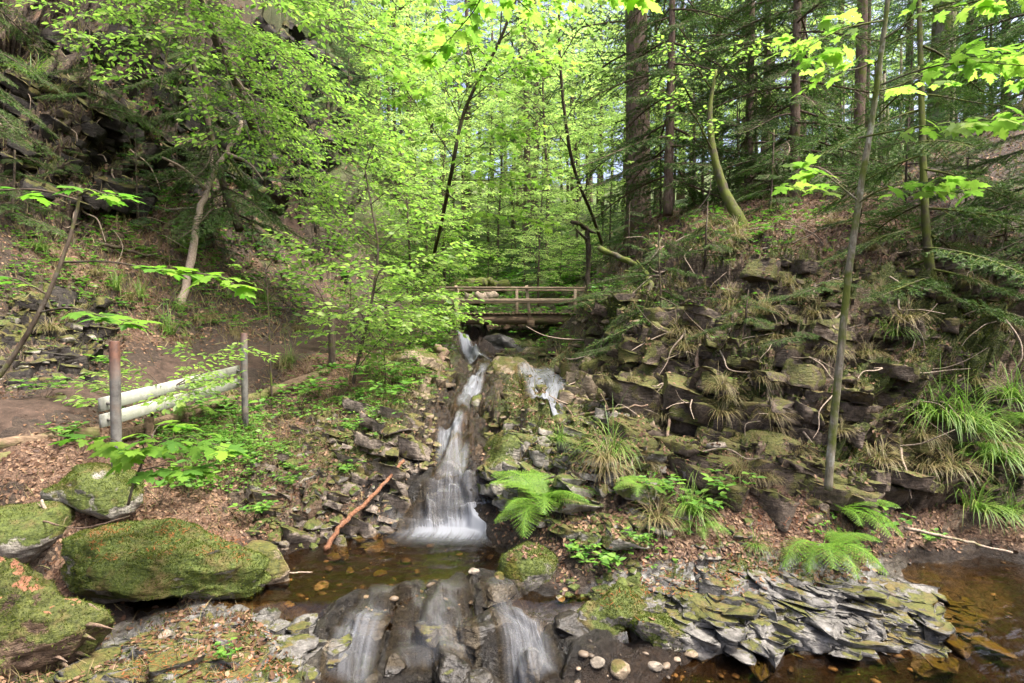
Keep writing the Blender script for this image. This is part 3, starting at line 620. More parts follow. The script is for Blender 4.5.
# pebbles: countable only up close -> one mass
g = Geo(); V3, F3 = ICO[3]
V1, F1_ = ico(2)
for i in range(230):
    z = rs.rand()
    if z < .45: p = hit(rs.uniform(240, 520), rs.uniform(545, 612))
    elif z < .75: p = hit(rs.uniform(560, 1000), rs.uniform(640, 683))
    elif z < .9: p = hit(rs.uniform(880, 1024), rs.uniform(560, 640))
    else: p = hit(rs.uniform(500, 560), rs.uniform(560, 590))
    if p[2] > .03: continue
    k = p[1] / FPX * 1.3 * 5 ** rs.rand() ** 1.5
    R = np.array(Matrix.Rotation(rs.rand() * 6, 3, 'Z')); g.add((V1 * (k, k * rs.uniform(.5, .9), k * .45) * (1 + .15 * vn(V1 * 2 + i, 3))[:, None]) @ R.T + p, T=F1_)
m_, nt = mat('pebble'); n = N(nt); n.out(n.prin(n.ramp(n.island(), [(0, (.03, .022, .015)), (.6, (.07, .052, .034)), (1, (.17, .13, .09))]), .6, .4)); M['pebble'] = m_
tag(g.build('pebbles', M['pebble'], smooth=True), 'brown pebbles covering the bed of the pool and the shallows', 'pebbles', kind='stuff')

# broken rock lying over the banks
def rubble(nn, seed, boxes, smin, smax, mt, lab):
    r = np.random.RandomState(seed); g = Geo(); base = [rock_verts((1, r.uniform(.6, .95), r.uniform(.25, .6)), 300 + k + seed, 3, 13, .32, .05) for k in range(14)]
    for i in range(nn):
        b_ = boxes[r.randint(len(boxes))]; p = hit(r.uniform(b_[0], b_[1]), r.uniform(b_[2], b_[3])); k = p[1] / FPX * smin * (smax / smin) ** (r.rand() ** 1.6)
        R = np.array(Matrix.Rotation(r.rand() * 6.28, 3, 'Z') @ Matrix.Rotation(r.normal() * .3, 3, 'X')); V, F = base[r.randint(14)]; g.add(V * k @ R.T + p, T=F)
    solids.append((np.concatenate(g.V), np.concatenate(g.T))); tag(g.build('rock_rubble', M[mt], smooth=False), lab, 'rubble', kind='stuff')
SOL0 = len(solids)
def slab_verts(seed, thick, rough=.05, sharp=0):
    V, F = ICO[3]; r = np.random.RandomState(seed); V = V.copy(); asp = r.uniform(.5, .9); n0 = r.randint(4, 6 if sharp else 7); a0 = r.rand() * 6.28
    V[:, 2] = np.clip(V[:, 2] * 2.4, -1, 1)
    hN = V[:, :2] / np.maximum(1e-6, np.linalg.norm(V[:, :2], axis=1))[:, None]; hr = np.minimum(1, np.linalg.norm(V[:, :2], axis=1) * 1.25); V[:, :2] = hN * hr[:, None]
    for k in range(n0 + 2):
        a = a0 + k * 6.283 / n0 + r.normal() * .3; n_ = np.array([math.cos(a), math.sin(a), r.normal() * .12]); d = r.uniform(.32, .62) if sharp else r.uniform(.45, .85); o = V @ n_ - d; V -= np.maximum(0, o)[:, None] * n_
    o = V @ nrm(np.array([r.normal() * .3, r.normal() * .3, 1])) - r.uniform(.5, .9); V[:, 2] -= np.maximum(0, o)
    V = V * (1, asp, thick); V += np.stack([fbm(V * 2.5 + seed * 3.1 + k * 9, 3, 7 + k) for k in range(3)], 1) * (rough * 2.2, rough * 2.2, thick * .45)
    return V, F
def plates(name, nn, seed, boxes, smin, smax, mt, lab, dip, thick=.16, cat='bedrock', lift=.0, zmin=None, jit=.10, sink=0., sharp=0):
    """bedrock broken along one bedding direction: thin angular layers that share their tilt"""
    r = np.random.RandomState(seed); g = Geo(); base = [slab_verts(500 + k + seed, thick * r.uniform(.6, 1.4), .05, sharp) for k in range(20)]
    R0 = np.array(Matrix.Rotation(rad(dip[2]), 3, 'Z') @ Matrix.Rotation(rad(dip[0]), 3, 'X') @ Matrix.Rotation(rad(dip[1]), 3, 'Y'))
    for i in range(nn):
        b_ = boxes[r.randint(len(boxes))]; th = r.rand() * 6.283; q = math.sqrt(r.rand()); px, py = (b_[0] + b_[1]) / 2 + math.cos(th) * q * (b_[1] - b_[0]) / 2, (b_[2] + b_[3]) / 2 + math.sin(th) * q * (b_[3] - b_[2]) / 2
        p = hit(px, py); k = p[1] / FPX * smin * (smax / smin) ** (r.rand() ** 1.7)
        if zmin is not None and p[2] < zmin: continue
        R = np.array(Matrix.Rotation(r.normal() * jit, 3, 'X') @ Matrix.Rotation(r.normal() * jit, 3, 'Y') @ Matrix.Rotation(r.rand() * 6.28, 3, 'Z')); V, F = base[r.randint(20)]; g.add(V * k @ (R0 @ R).T + p + np.array([0, lift * k, lift * k * -.3 - sink * thick * k]), T=F)
    solids.append((np.concatenate(g.V), np.concatenate(g.T))); tag(g.build(name, M[mt], smooth=False), lab, cat)
plates('slate_ledge', 620, 1, [(640, 940, 560, 655), (700, 900, 575, 640), (800, 985, 585, 650)], 12, 62, 'slate', 'pale grey layered slate ledge running along the water at the right', (-4, 7, -24), .13, sink=.75, jit=.05, sharp=1)
plates('slate_ledge', 200, 2, [(120, 340, 612, 690), (90, 250, 640, 700)], 9, 50, 'slate', 'grey slate ledge with brown litter at the bottom left below the long mossy boulder', (-5, 4, 15), .13, sink=.6, jit=.05, sharp=1)
plates('bedrock', 260, 3, [(550, 660, 400, 470), (530, 700, 440, 540), (485, 570, 415, 520)], 7, 34, 'boulder', 'mossy layered bedrock forming the right bank beside the main cascade', (-8, 12, -15), .22, sink=.5)
plates('bedrock', 170, 4, [(255, 415, 430, 540), (300, 430, 405, 480)], 10, 46, 'bank_rock', 'brown layered bedrock sloping down to the pool on the left bank', (-18, 18, 10), .18, sink=.8, jit=.05, sharp=1)
plates('cliff_ledge', 620, 5, [(640, 1000, 300, 500), (700, 960, 400, 510), (620, 760, 360, 480)], 8, 56, 'cliffrock', 'dark brown layered rock of the steep right bank', (-6, 14, -20), .26, lift=.34, jit=.10)
plates('cliff_ledge', 150, 6, [(590, 700, 270, 400), (760, 1000, 250, 340)], 8, 40, 'cliffrock', 'rock ledges along the crest and left flank of the right bank', (-6, 10, -20), .28, lift=.4, jit=.12)
plates('cliff_ledge', 420, 7, [(-20, 250, 20, 210), (200, 350, 20, 200)], 8, 36, 'darkrock_shade', 'dark jagged rock of the overhanging left cliff', (10, 28, 30), .32, lift=.4, jit=.14)
plates('cliff_ledge', 120, 8, [(-20, 110, 290, 390)], 7, 28, 'darkrock_shade', 'dark rock showing on the left slope above the path', (-10, 10, 20), .35, lift=.3, jit=.2)
plates('bedrock', 40, 9, [(568, 606, 350, 405)], 7, 30, 'boulder_bare', 'brown bedrock around the right hand upper cascade below the bridge', (-8, 10, 0), .3, sink=.4)
plates('bedrock', 50, 10, [(400, 450, 345, 400)], 7, 26, 'boulder_bare', 'brown bedrock on the left side of the stream below the bridge', (-8, 10, 0), .3, sink=.4)
rubble(900, 1, [(250, 400, 420, 545), (250, 390, 450, 550), (500, 640, 400, 520), (540, 760, 470, 560), (560, 640, 520, 600), (0, 110, 300, 400)], 2.5, 15, 'boulder', 'broken mossy rock lying over the banks of the stream')
rubble(420, 2, [(490, 600, 350, 420), (395, 440, 380, 470), (575, 640, 300, 400), (485, 520, 415, 500)], 2, 10, 'boulder_bare', 'brown broken rock along the upper stream bed')
rubble(520, 3, [(640, 1024, 250, 500), (700, 1024, 400, 510), (0, 250, 80, 200), (600, 760, 300, 460)], 2.5, 13, 'cliffrock', 'loose brown rock sticking out of the cliffs')

def merged_bvh(sl=None):
    Vs = []; Fs = []; k = 0
    for V, F in (sl or solids):
        Vs.append(V); Fs += (F + k).tolist(); k += len(V)
    return BVHTree.FromPolygons([tuple(v) for v in np.concatenate(Vs).tolist()], Fs)
BV = merged_bvh(); BW = merged_bvh(solids[:SOL0])

# ------------------------------------------------------------------ rotten log at bottom left
lg = bx('tree_stump', 'mossy rotten stump with a splintered side in the bottom left corner', -90, 98, 556, 720, 2.72, 17, .8, 1.05, mt='log_moss', cuts=14, cutlo=.42, sub=6, moss=9000, rough=.24, cat='stump')
for i in range(7):
    px, py = rs.uniform(60, 95), rs.uniform(600, 660); b = hit(px, py, merged_bvh([solids[-1]])) - (.05, 0, 0); L = rs.uniform(.10, .2); d = nrm(np.array([1, rs.uniform(-.3, .1), rs.uniform(-.4, .1)]))
    g = Geo(); tube(g, np.array([b, b + d * L * .5 + (0, 0, .01), b + d * L]), [.016, .010, .001], 5, .5, i); o_ = g.build('splinter', M['root'], lg, off=tuple(lg.location))

# ------------------------------------------------------------------ water
def lvl(x, y):
    back = np.where(x < .62, 0.0, 0.0) - .075 * sstep(.6, .95, x)
    yb = np.where(x > 2.4, 3.9, 3.50); yf = np.where(x > 2.4, 2.7, 3.0)
    front = -.175 - .085 * (1 - sstep(.45, .8, x))
    # the slab keeps the back water from the front water between x=.8 and 2.7
    t = sstep(0, 1, (yb - y) / (yb - yf)); t = np.where((x > .7) & (x < 2.55), np.where(y < 3.42, 1, 0), t)
    return back * (1 - t) + front * t
wx = np.linspace(-2.4, 6, 420); wy = np.concatenate([np.linspace(1.2, 2.6, 12, endpoint=False), np.linspace(2.6, 5.4, 200)])
WX, WY = np.meshgrid(wx, wy); WZ = lvl(WX, WY)
WZ = WZ + .004 * fbm(np.stack([WX.ravel() * 5, WY.ravel() * 9, WX.ravel() * 0], 1), 3, 8).reshape(WX.shape)
keepc = height(WX, WY) < WZ + .10
a = len(wy); b = len(wx); i2 = np.arange(a - 1)[:, None] * b; j2 = np.arange(b - 1)[None]
WQ = np.stack([i2 + j2, i2 + j2 + 1, i2 + b + j2 + 1, i2 + b + j2], -1).reshape(-1, 4)
kk = keepc.ravel(); WQ = WQ[kk[WQ].any(1)]
m_, nt = mat('stream_water'); n = N(nt); co = n.pos()
h = n.noise(n.stretch(co, (1, 1.6, 1)), 7, 3, .5, .4)
fr = n.new('ShaderNodeFresnel'); fr.inputs[0].default_value = 1.33
bp = n.bump(h, .35, .03); n.link(bp, fr.inputs['Normal'])
tr = n.new('ShaderNodeBsdfTransparent'); tr.inputs[0].default_value = (.74, .58, .36, 1)
gl = n.new('ShaderNodeBsdfGlossy'); gl.inputs['Roughness'].default_value = .12; n.link(bp, gl.inputs['Normal']); gl.inputs[0].default_value = (.9, .95, 1, 1)
mx = n.new('ShaderNodeMixShader'); n.link(n.math('MULTIPLY', fr.outputs[0], 1.2, clamp=True), mx.inputs[0]); n.link(tr.outputs[0], mx.inputs[1]); n.link(gl.outputs[0], mx.inputs[2]); n.out(mx.outputs[0])
M['water'] = m_
wo = obj('water', mkmesh('water', np.stack([WX, WY, WZ], -1).reshape(-1, 3), [WQ], M['water'], True)); tag(wo, kind='structure')

# silky falls: sheets that lie over the rock, streaked along the flow
m_, nt = mat('silky_falls'); n = N(nt); uvn = n.new('ShaderNodeTexCoord').outputs['UV']; fo = n.attr('foam'); ed = n.attr('edge')
s1 = n.noise(n.stretch(uvn, (30, .8, 1)), 1, 4, .6, .25); s2 = n.noise(n.stretch(uvn, (8, .7, 1)), 1, 3, .6, .3)
s = n.math('ADD', n.math('MULTIPLY', s1, .5), n.math('MULTIPLY', s2, .5))
stx = n.math('ADD', n.math('MULTIPLY', n.math('SUBTRACT', s, .5), 4.0), .5, clamp=True)
al = n.math('MULTIPLY', fo, n.math('ADD', n.math('MULTIPLY', stx, 1.0), n.math('MULTIPLY', fo, .55)), clamp=True)
al = n.math('MULTIPLY', al, ed)
fr = n.new('ShaderNodeFresnel'); fr.inputs[0].default_value = 1.33
bp = n.bump(s, .5, .03); n.link(bp, fr.inputs['Normal'])
tr = n.new('ShaderNodeBsdfTransparent'); tr.inputs[0].default_value = (.92, .86, .76, 1)
gl = n.new('ShaderNodeBsdfGlossy'); gl.inputs['Roughness'].default_value = .38; n.link(bp, gl.inputs['Normal'])
mx = n.new('ShaderNodeMixShader'); n.link(n.math('MULTIPLY', n.math('MULTIPLY', fr.outputs[0], ed), .13), mx.inputs[0]); n.link(tr.outputs[0], mx.inputs[1]); n.link(gl.outputs[0], mx.inputs[2])
df = n.new('ShaderNodeBsdfDiffuse'); df.inputs[0].default_value = (.24, .255, .28, 1); tl = n.new('ShaderNodeBsdfTranslucent'); tl.inputs[0].default_value = (.22, .235, .26, 1)
m3 = n.new('ShaderNodeMixShader'); m3.inputs[0].default_value = .4; n.link(df.outputs[0], m3.inputs[1]); n.link(tl.outputs[0], m3.inputs[2])
m2 = n.new('ShaderNodeMixShader'); n.link(al, m2.inputs[0]); n.link(mx.outputs[0], m2.inputs[1]); n.link(m3.outputs[0], m2.inputs[2]); n.out(m2.outputs[0])
M['falls'] = m_
def falls(rows, na=40, ns=10, off=.018, smooth=4, seed=0, zs=None, wl=False):
    """rows: (px, py, half width in px, foam)"""
    pts = [hit(r[0], r[1], BW) for r in rows] if not wl else [lev(r[0], r[1], -.13) for r in rows]
    hw = [r[2] * p[1] / FPX for r, p in zip(rows, pts)]
    D = np.array([[*p, h_, r[3]] for p, h_, r in zip(pts, hw, rows)])
    C = catmull(D, ns); m = len(C); u = np.linspace(-1, 1, na)
    T = np.gradient(C[:, :2], axis=0); T /= np.maximum(1e-6, np.linalg.norm(T, axis=1))[:, None]; Tn = T.copy()
    for _ in range(5): Tn[1:-1] = (Tn[:-2] + Tn[1:-1] + Tn[2:]) / 3
    Tn = Tn * .45 + np.array([0, -1.]) * .55; Tn /= np.linalg.norm(Tn, axis=1)[:, None]
    S = np.stack([-Tn[:, 1], Tn[:, 0]], 1)
    X = C[:, 0, None] + S[:, 0, None] * u * C[:, 3, None]; Y = C[:, 1, None] + S[:, 1, None] * u * C[:, 3, None]
    Z = np.array([[down(x, y, BW) for x, y in zip(rx, ry)] for rx, ry in zip(X, Y)])
    lim = C[:, 2][:, None] + .12; Z = np.minimum(Z, lim); Z = np.maximum(Z, C[:, 2][:, None] - .25 )
    if wl: Z = lvl(X, Y) + .008; smooth = 0
    Z0 = Z.copy()
    for _ in range(smooth):
        Zp = np.pad(Z, 1, mode='edge'); Zs = (Zp[:-2, 1:-1] + Zp[2:, 1:-1] + Zp[1:-1, :-2] + Zp[1:-1, 2:] + Z * 2) / 6; Z = np.maximum(Zs, Z0)
    if zs is not None: Z = np.maximum(Z, zs)
    Z += off
    L = np.concatenate([[0], np.cumsum(np.linalg.norm(np.diff(C[:, :3], axis=0), axis=1))])
    UVx = (u[None] * C[:, 3, None]) * 2.2 + seed * 3.7; UVy = np.repeat(L[:, None], na, 1) * 2.2
    foam = np.clip(np.repeat(C[:, 4][:, None], na, 1) + .34 - .12 * np.abs(u)[None] ** 2, 0, 1)
    edge = (1 - sstep(.40, 1.0, np.abs(u)))[None] * np.ones((m, 1)); tt = np.linspace(0, 1, m)[:, None]; edge = edge * sstep(0, .10, tt) * (1 - sstep(.85, 1., tt))
    i = np.arange(m - 1)[:, None] * na; j = np.arange(na - 1)[None]
    Q = np.stack([i + j, i + j + 1, i + na + j + 1, i + na + j], -1).reshape(-1, 4)
    me = mkmesh('waterfall', np.stack([X, Y, Z], -1).reshape(-1, 3), [Q], M['falls'], True, dict(foam=foam.ravel(), edge=edge.ravel()), np.stack([UVx.ravel(), UVy.ravel()], 1))
    return tag(obj('water_cascade', me), kind='structure')
falls([(461, 334, 8, .5), (466, 342, 8, .6), (474, 352, 9, .6), (480, 357, 12, .4), (492, 358, 16, .0)], 24, 8, .05, 3)
falls([(490, 364, 6, -.2), (480, 372, 7, .15), (475, 380, 8, .45), (470, 390, 8, .45), (465, 400, 9, .1), (462, 408, 9, -.25)], 30, 10, .02, 8, 1)
falls([(462, 410, 9, -.3), (456, 420, 11, .15), (452, 430, 13, .4), (449, 440, 15, .3), (450, 452, 17, .05), (452, 464, 19, .0), (455, 480, 24, .1)], 36, 10, .02, 12, 10)
falls([(524, 366, 8, -.2), (530, 373, 16, .2), (538, 380, 22, .3), (545, 388, 25, .4), (547, 396, 20, .6), (544, 402, 16, .3)], 44, 8, .05, 10, 2)
falls([(462, 440, 10, .1), (458, 456, 14, .15), (455, 472, 20, .1), (454, 486, 30, .05), (454, 500, 42, .0), (454, 512, 52, .05), (455, 522, 56, .3), (456, 532, 60, .62), (456, 541, 64, .66), (454, 550, 70, .4), (448, 562, 76, -.1), (444, 572, 78, -.25)], 110, 12, .02, 16, 3, zs=.012)
falls([(410, 498, 8, -.3), (400, 510, 14, -.2), (392, 522, 18, -.14), (386, 534, 24, -.1), (384, 546, 28, -.2)], 40, 8, .012, 12, 4, zs=.008)
falls([(392, 578, 16, -.35), (378, 596, 20, -.34), (364, 616, 24, .04), (356, 640, 26, .08), (350, 664, 28, -.02), (348, 690, 30, -.04)], 50, 10, .014, 12, 5)
falls([(496, 576, 18, -.35), (506, 594, 24, -.34), (518, 616, 28, .06), (526, 640, 30, .12), (532, 662, 32, .04), (536, 690, 34, .0)], 50, 10, .014, 12, 6)
falls([(436, 574, 34, -.4), (436, 590, 38, -.34), (434, 620, 44, -.22), (434, 650, 48, -.16), (436, 690, 50, -.14)], 60, 10, .012, 12, 7)

# ------------------------------------------------------------------ footbridge
wd, nt = mat('weathered_wood'); n = N(nt); co = n.coord(); gr = n.noise(n.stretch(co, (2, 14, 14)), 3, 5, .65); bl = n.noise(co, 1.3, 3, .6)
c_ = n.ramp(gr, [(.3, (.15, .11, .075)), (.7, (.38, .29, .20))]); c_ = n.mix(n.ramp(bl, [(.5, 0.), (.75, .4)]), c_, (.26, .24, .16))
n.out(n.prin(c_, .85, .2, n.bump(gr, .5, .01))); M['wood'] = wd
wd, nt = mat('beam_wood'); n = N(nt); co = n.coord(); gr = n.noise(n.stretch(co, (2, 14, 14)), 3, 5, .65)
c_ = n.ramp(gr, [(.3, (.05, .033, .02)), (.7, (.20, .14, .09))]); c_ = n.mix(n.ramp(n.noise(co, 2.5, 4, .6), [(.5, 0.), (.62, .8)]), c_, (.07, .09, .02)); n.out(n.prin(c_, .9, .15, n.bump(gr, .6, .02))); M['beam'] = wd

def box(g, c, s, R=None, bev=.004):
    x, y, z = [v / 2 for v in s]; b = min(bev, x * .4, y * .4, z * .4)
    V = []
    for sx in (-1, 1):
        for (a, c2) in [(y, z - b), (y - b, z), (-(y - b), z), (-y, z - b), (-y, -(z - b)), (-(y - b), -z), (y - b, -z), (y, -(z - b))]:
            V.append((sx * x, a, c2))
    V = np.array(V, float); Q = [[i, (i + 1) % 8, 8 + (i + 1) % 8, 8 + i] for i in range(8)]
    T = [[0, i + 1, i] for i in range(1, 7)] + [[8, 8 + i, 9 + i] for i in range(1, 7)]
    if R is not None: V = V @ np.asarray(R).T
    g.add(V + np.asarray(c), T, Q)
def beam(g, a, b, h, w, up=(0, 0, 1), bev=.006):
    a, b = np.asarray(a, float), np.asarray(b, float); d = nrm(b - a); s = nrm(np.cross(up, d)); u = np.cross(d, s)
    box(g, (a + b) / 2, (np.linalg.norm(b - a), w, h), np.stack([d, s, u], 1), bev)
BD = 16.3; bl_ = at(432, 318, BD)[0]; br_ = at(590, 318, BD)[0]; zb = at(512, 312, BD)[2]
bo = np.array([(bl_ + br_) / 2, BD, zb]); hw_ = (br_ - bl_) / 2
br = thing('footbridge', 'narrow wooden footbridge with handrails over the upper waterfall', 'footbridge', bo)
for yy in (-.42, .42):
    g = Geo(); tube(g, np.array([[x, yy, -.22] for x in np.linspace(-hw_ - .3, hw_ + .1, 12)]), [.135] * 12, 14, .12, 3); g.build('log_beam', M['beam'], br, True)
nb = 46
for i in range(nb):
    g = Geo(); x = -hw_ + (i + .5) * 2 * hw_ / nb; box(g, (x, rs.uniform(-.02, .02), -.055 + rs.uniform(-.006, .006)), (2 * hw_ / nb - .018, 1.15, .045)); g.build('deck_plank', M['beam'], br)
def bpost(x, y, lean=.0, h=.72):
    g = Geo(); beam(g, (x + lean, y, -.40), (x - lean, y, h), .08, .08, (0, 1, 0)); g.build('post', M['wood'], br)
pp_ = lambda px: (px - 512) / FPX * BD - bo[0]
for px in (458, 528, 584): bpost(pp_(px) , -.52, .06 if px == 528 else 0)
for px in (456, 517, 577): bpost(pp_(px), .52)
for yy, dx in ((-.58, 0), (.58, .05)):
    g = Geo(); beam(g, (-hw_ - .1, yy, .66), (hw_ + .02, yy, .67 - .02), .05, .08); g.build('handrail', M['wood'], br)
    g = Geo(); beam(g, (-hw_ - .1, yy * .985, .30), (hw_, yy * .985, .32), .09, .03); g.build('mid_rail', M['wood'], br)
g = Geo(); box(g, (pp_(530), -.45, -.33), (.22, .35, .20)); g.build('cross_beam', M['beam'], br)
g = Geo(); box(g, (pp_(460), -.45, -.33), (.12, .3, .2)); g.build('cross_beam', M['beam'], br)

# ------------------------------------------------------------------ guard rail and posts along the path
pm, nt = mat('white_paint'); n = N(nt); co = n.pos(); f = n.noise(co, 9, 5, .7); f3 = n.noise(n.stretch(co, (3, 3, 25)), 5, 4, .7)
c_ = n.ramp(f, [(.30, (.30, .32, .24)), (.5, (.25, .26, .21)), (.7, (.38, .385, .33))]); c_ = n.mix(n.ramp(f3, [(.60, 0.), (.68, .8)]), c_, (.13, .15, .09)); n.out(n.prin(c_, .55, .3, n.bump(f, .2, .005))); M['white'] = pm
pm, nt = mat('steel_post'); n = N(nt); co = n.coord(); sx = n.new('ShaderNodeSeparateXYZ'); n.link(co, sx.inputs[0]); f = n.noise(co, 12, 5, .7)
k_ = n.ramp(n.math('ADD', sx.outputs[2], n.math('MULTIPLY', f, .12)), [(.70, 0.), (.90, 1.)]); g_ = n.ramp(f, [(.35, (.05, .047, .042)), (.65, (.13, .125, .11))]); g_ = n.mix(n.ramp(n.noise(co, 5, 4, .7), [(.5, 0.), (.65, .7)]), g_, (.11, .075, .05))
r_ = n.ramp(n.noise(co, 30, 4, .7), [(.3, (.035, .015, .009)), (.7, (.10, .042, .022))]); n.out(n.prin(n.mix(k_, g_, r_), .65, .4, n.bump(f, .3, .005))); M['steel'] = pm
p1 = at(117, 470, 4.15); p2 = at(245, 409, 6.1)
t1 = at(117, 341, 4.15)[2]; t2 = at(245, 333, 6.1)[2]
gr_ = thing('guard_rail', 'two white painted boards bolted to a pair of rusty topped steel posts beside the path', 'guard rail', (p1[0], p1[1], p1[2]))
def spost(p, top, r, par, nm='post', o=(0, 0, 0)):
    H = top - p[2]; g = Geo()
    tube(g, np.array([[0, 0, z] for z in (-.6, 0, H * .3, H * .6, H - .006, H)]), [r, r, r, r, r, r * .9], 20)
    o_ = g.build(nm, M['steel'], par, True); o_.location = tuple(np.asarray(p) - np.asarray(o)); return o_
spost(p1, t1, .035, gr_, o=p1); spost(p2, t2, .034, gr_, o=p1)
e1 = [at(104, 405, 4.22), at(105, 421.5, 4.22)]; e2 = [at(242, 370, 6.15), at(242, 382.5, 6.15)]
for a_, b_ in zip(e1, e2):
    g = Geo(); d = nrm(b_ - a_); s_ = nrm(np.cross((0, 0, 1), d)); L = np.linalg.norm(b_ - a_)
    for k in range(9):     # slightly bowed plank
        pass
    beam(g, a_ - p1 + s_ * .035, b_ - p1 + s_ * .035, .102, .022, bev=.005); g.build('board', M['white'], gr_)
    for t in (.03, .97):
        g = Geo(); c0 = a_ + (b_ - a_) * t - p1; tube(g, np.array([c0 - s_ * .02, c0 + s_ * .035]), [.012, .012], 8)
        g.build('bolt', M['steel'], gr_)
p3 = at(332, 360, 8.4); po = Geo(); H = at(332, 318, 8.4)[2] - p3[2]
tube(po, np.array([[0, 0, z] for z in (-.2, 0, H * .5, H * .97, H)]), [.052, .05, .05, .048, .035], 14, .12, 4)
o_ = po.build('wooden_post', M['bark_dark'], None, True); o_.location = tuple(p3); tag(o_, 'short dark wooden post standing at the bend of the path', 'post')
# retaining beams below the path
for i, (a_, b_, r, lab) in enumerate([((-60, 452, 3.95), (100, 432, 4.5), .05, 'dark timber edging the path in front of the guard rail'), ((-60, 468, 3.9), (96, 446, 4.45), .055, 'lower of the dark timbers at the left picture edge'),
                                  ((120, 436, 4.6), (232, 398, 6.8), .05, 'dark timber under the white boards of the guard rail'), ((238, 404, 7.1), (330, 372, 8.3), .075, 'old log edging the path between the guard rail and the dark post'),
                                  ((120, 450, 4.55), (190, 425, 5.8), .04, 'rusty timber half buried below the guard rail')]):
    g = Geo(); A, B_ = at(*a_), at(*b_); tube(g, np.array([A + (B_ - A) * t + rs.normal(size=3) * .008 for t in np.linspace(0, 1, 10)]), [r] * 10, 10, .25, i)
    tag(g.build('timber_beam', M['beam'], smooth=True), lab, 'timber')
for i, px in enumerate((150, 185)):
    p = at(px, 452 - 14 * i, 4.9 + .7 * i); g = Geo(); tube(g, np.array([[0, 0, -.2], [0, 0, .1], [0, 0, .3]]), [.035] * 3, 8, .2, i); o_ = g.build('wooden_stake', M['beam']); o_.location = tuple(p); tag(o_, ['nearer', 'farther'][i] + ' short stake holding the timber under the guard rail', 'stake')
# path
pl = catmull(path_pts, 16)[:, :2]; T = np.gradient(pl, axis=0); T /= np.linalg.norm(T, axis=1)[:, None]; S = np.stack([T[:, 1], -T[:, 0]], 1); u = np.linspace(-1, 1, 22)
Wd = .36 + .07 * np.sin(np.arange(len(pl)) * .7) + .05 * np.sin(np.arange(len(pl)) * 1.9)
X = pl[:, 0, None] + S[:, 0, None] * u * Wd[:, None]; Y = pl[:, 1, None] + S[:, 1, None] * u * Wd[:, None]
Z = np.array([[down(a_, b_) for a_, b_ in zip(r1, r2)] for r1, r2 in zip(X, Y)]); Z += .016 - .03 * (np.abs(u)[None] ** 6)
m = len(pl); i = np.arange(m - 1)[:, None] * 22; j = np.arange(21)[None]
pm, nt = mat('path_earth'); n = N(nt); co = n.pos(); f = n.noise(co, 9, 6, .7); f2 = n.noise(co, 40, 4, .7)
c_ = n.ramp(f, [(.3, (.022, .016, .012)), (.7, (.068, .047, .035))]); c_ = n.mix(n.ramp(f2, [(.58, 0.), (.68, .6)]), c_, (.13, .075, .05)); n.out(n.prin(c_, .95, .1, n.bump(f2, .6, .015))); M['path'] = pm
tag(obj('path', mkmesh('path', np.stack([X, Y, Z], -1).reshape(-1, 3), [np.stack([i + j, i + j + 1, i + 22 + j + 1, i + 22 + j], -1).reshape(-1, 4)], M['path'], True)), kind='structure')

# ------------------------------------------------------------------ sticks, logs, roots
def stick(name, pts, r0, r1, mt, label, cat='branch', n_=8, rough=.3, twigs=0, group=None):
    g = Geo(); P = catmull(pts, 8); P = P + np.random.RandomState(int(abs(P[0][0]) * 1000) % 999).normal(size=P.shape) * r0 * .25
    tube(g, P, np.linspace(r0, r1, len(P)), n_, rough, 2)
    r = np.random.RandomState(int(P[0][0] * 77) % 1000)
    for k in range(twigs):
        q = int(r.uniform(.15, .95) * (len(P) - 1)); L = r.uniform(.15, .5) * np.linalg.norm(P[-1] - P[0]) * .4
        d = nrm(r.normal(size=3)); tube(g, catmull([P[q], P[q] + d * L * .5 + r.normal(size=3) * L * .1, P[q] + d * L], 3), [r1 * 1.2, r1, r1 * .8, r1 * .7, r1 * .6, r1 * .5, r1 * .4][:7], 4)
    return tag(g.build(name, M[mt], smooth=True), label, cat, group)
stick('fallen_branch', [lev(326, 548, .02), hit(348, 524, BV) + (0, -.12, .05), hit(378, 494, BV) + (0, -.12, .04), hit(406, 462, BV) + (0, -.08, .03)], .022, .015, 'wetstick', 'reddish stick lying across the pool against the cascade', rough=.4)
stick('fallen_branch', [at(905, 528, 4.2), at(960, 540, 4.1), at(1012, 553, 4.05)], .012, .008, 'deadwood', 'thin bare stick lying on the bank beside the right pool', rough=.3)
stick('fallen_branch', [lev(262, 575, .02), lev(290, 573, .02), lev(312, 572, .0)], .006, .004, 'deadwood', 'pale twig floating on the pool beside the rusty boulder')
stick('fallen_branch', [at(42, 500, 3.75), at(48, 530, 3.7), at(20, 556, 3.6)], .010, .006, 'deadwood', 'pale broken stick leaning on the left boulders', twigs=3)
stick('fallen_branch', [at(38, 520, 3.7), at(80, 528, 3.4), at(130, 516, 3.5)], .006, .003, 'root', 'thin crooked twig trailing over the long mossy boulder', twigs=4)
stick('fallen_branch', [at(160, 385, 7.8), at(190, 262, 9.6), at(206, 190, 10.6), at(244, 122, 11.4)], .075, .04, 'deadwood', 'bare grey leaning trunk propped on the left slope', 'dead tree', rough=.2, n_=10, twigs=4)
stick('fallen_log', [at(452, 287, 22), at(480, 285, 22.2), at(508, 286, 22.5)], .26, .22, 'bark_moss', 'fallen log on the bank behind the footbridge', 'log', 10)
stick('fallen_log', [at(468, 300, 21), at(480, 297, 21.2), at(494, 296, 21.4)], .2, .18, 'deadwood', 'short pale log under the fallen one behind the bridge', 'log', 10)
stick('bent_tree', [hit(588, 318) - (0, 0, .3), at(588, 290, 13.6), at(588, 235, 13.8), at(582, 226, 13.7), at(572, 222, 13.3)], .065, .05, 'bark_dark', 'thin black trunk bent over at the top by the right end of the bridge', 'tree', 8, twigs=5)
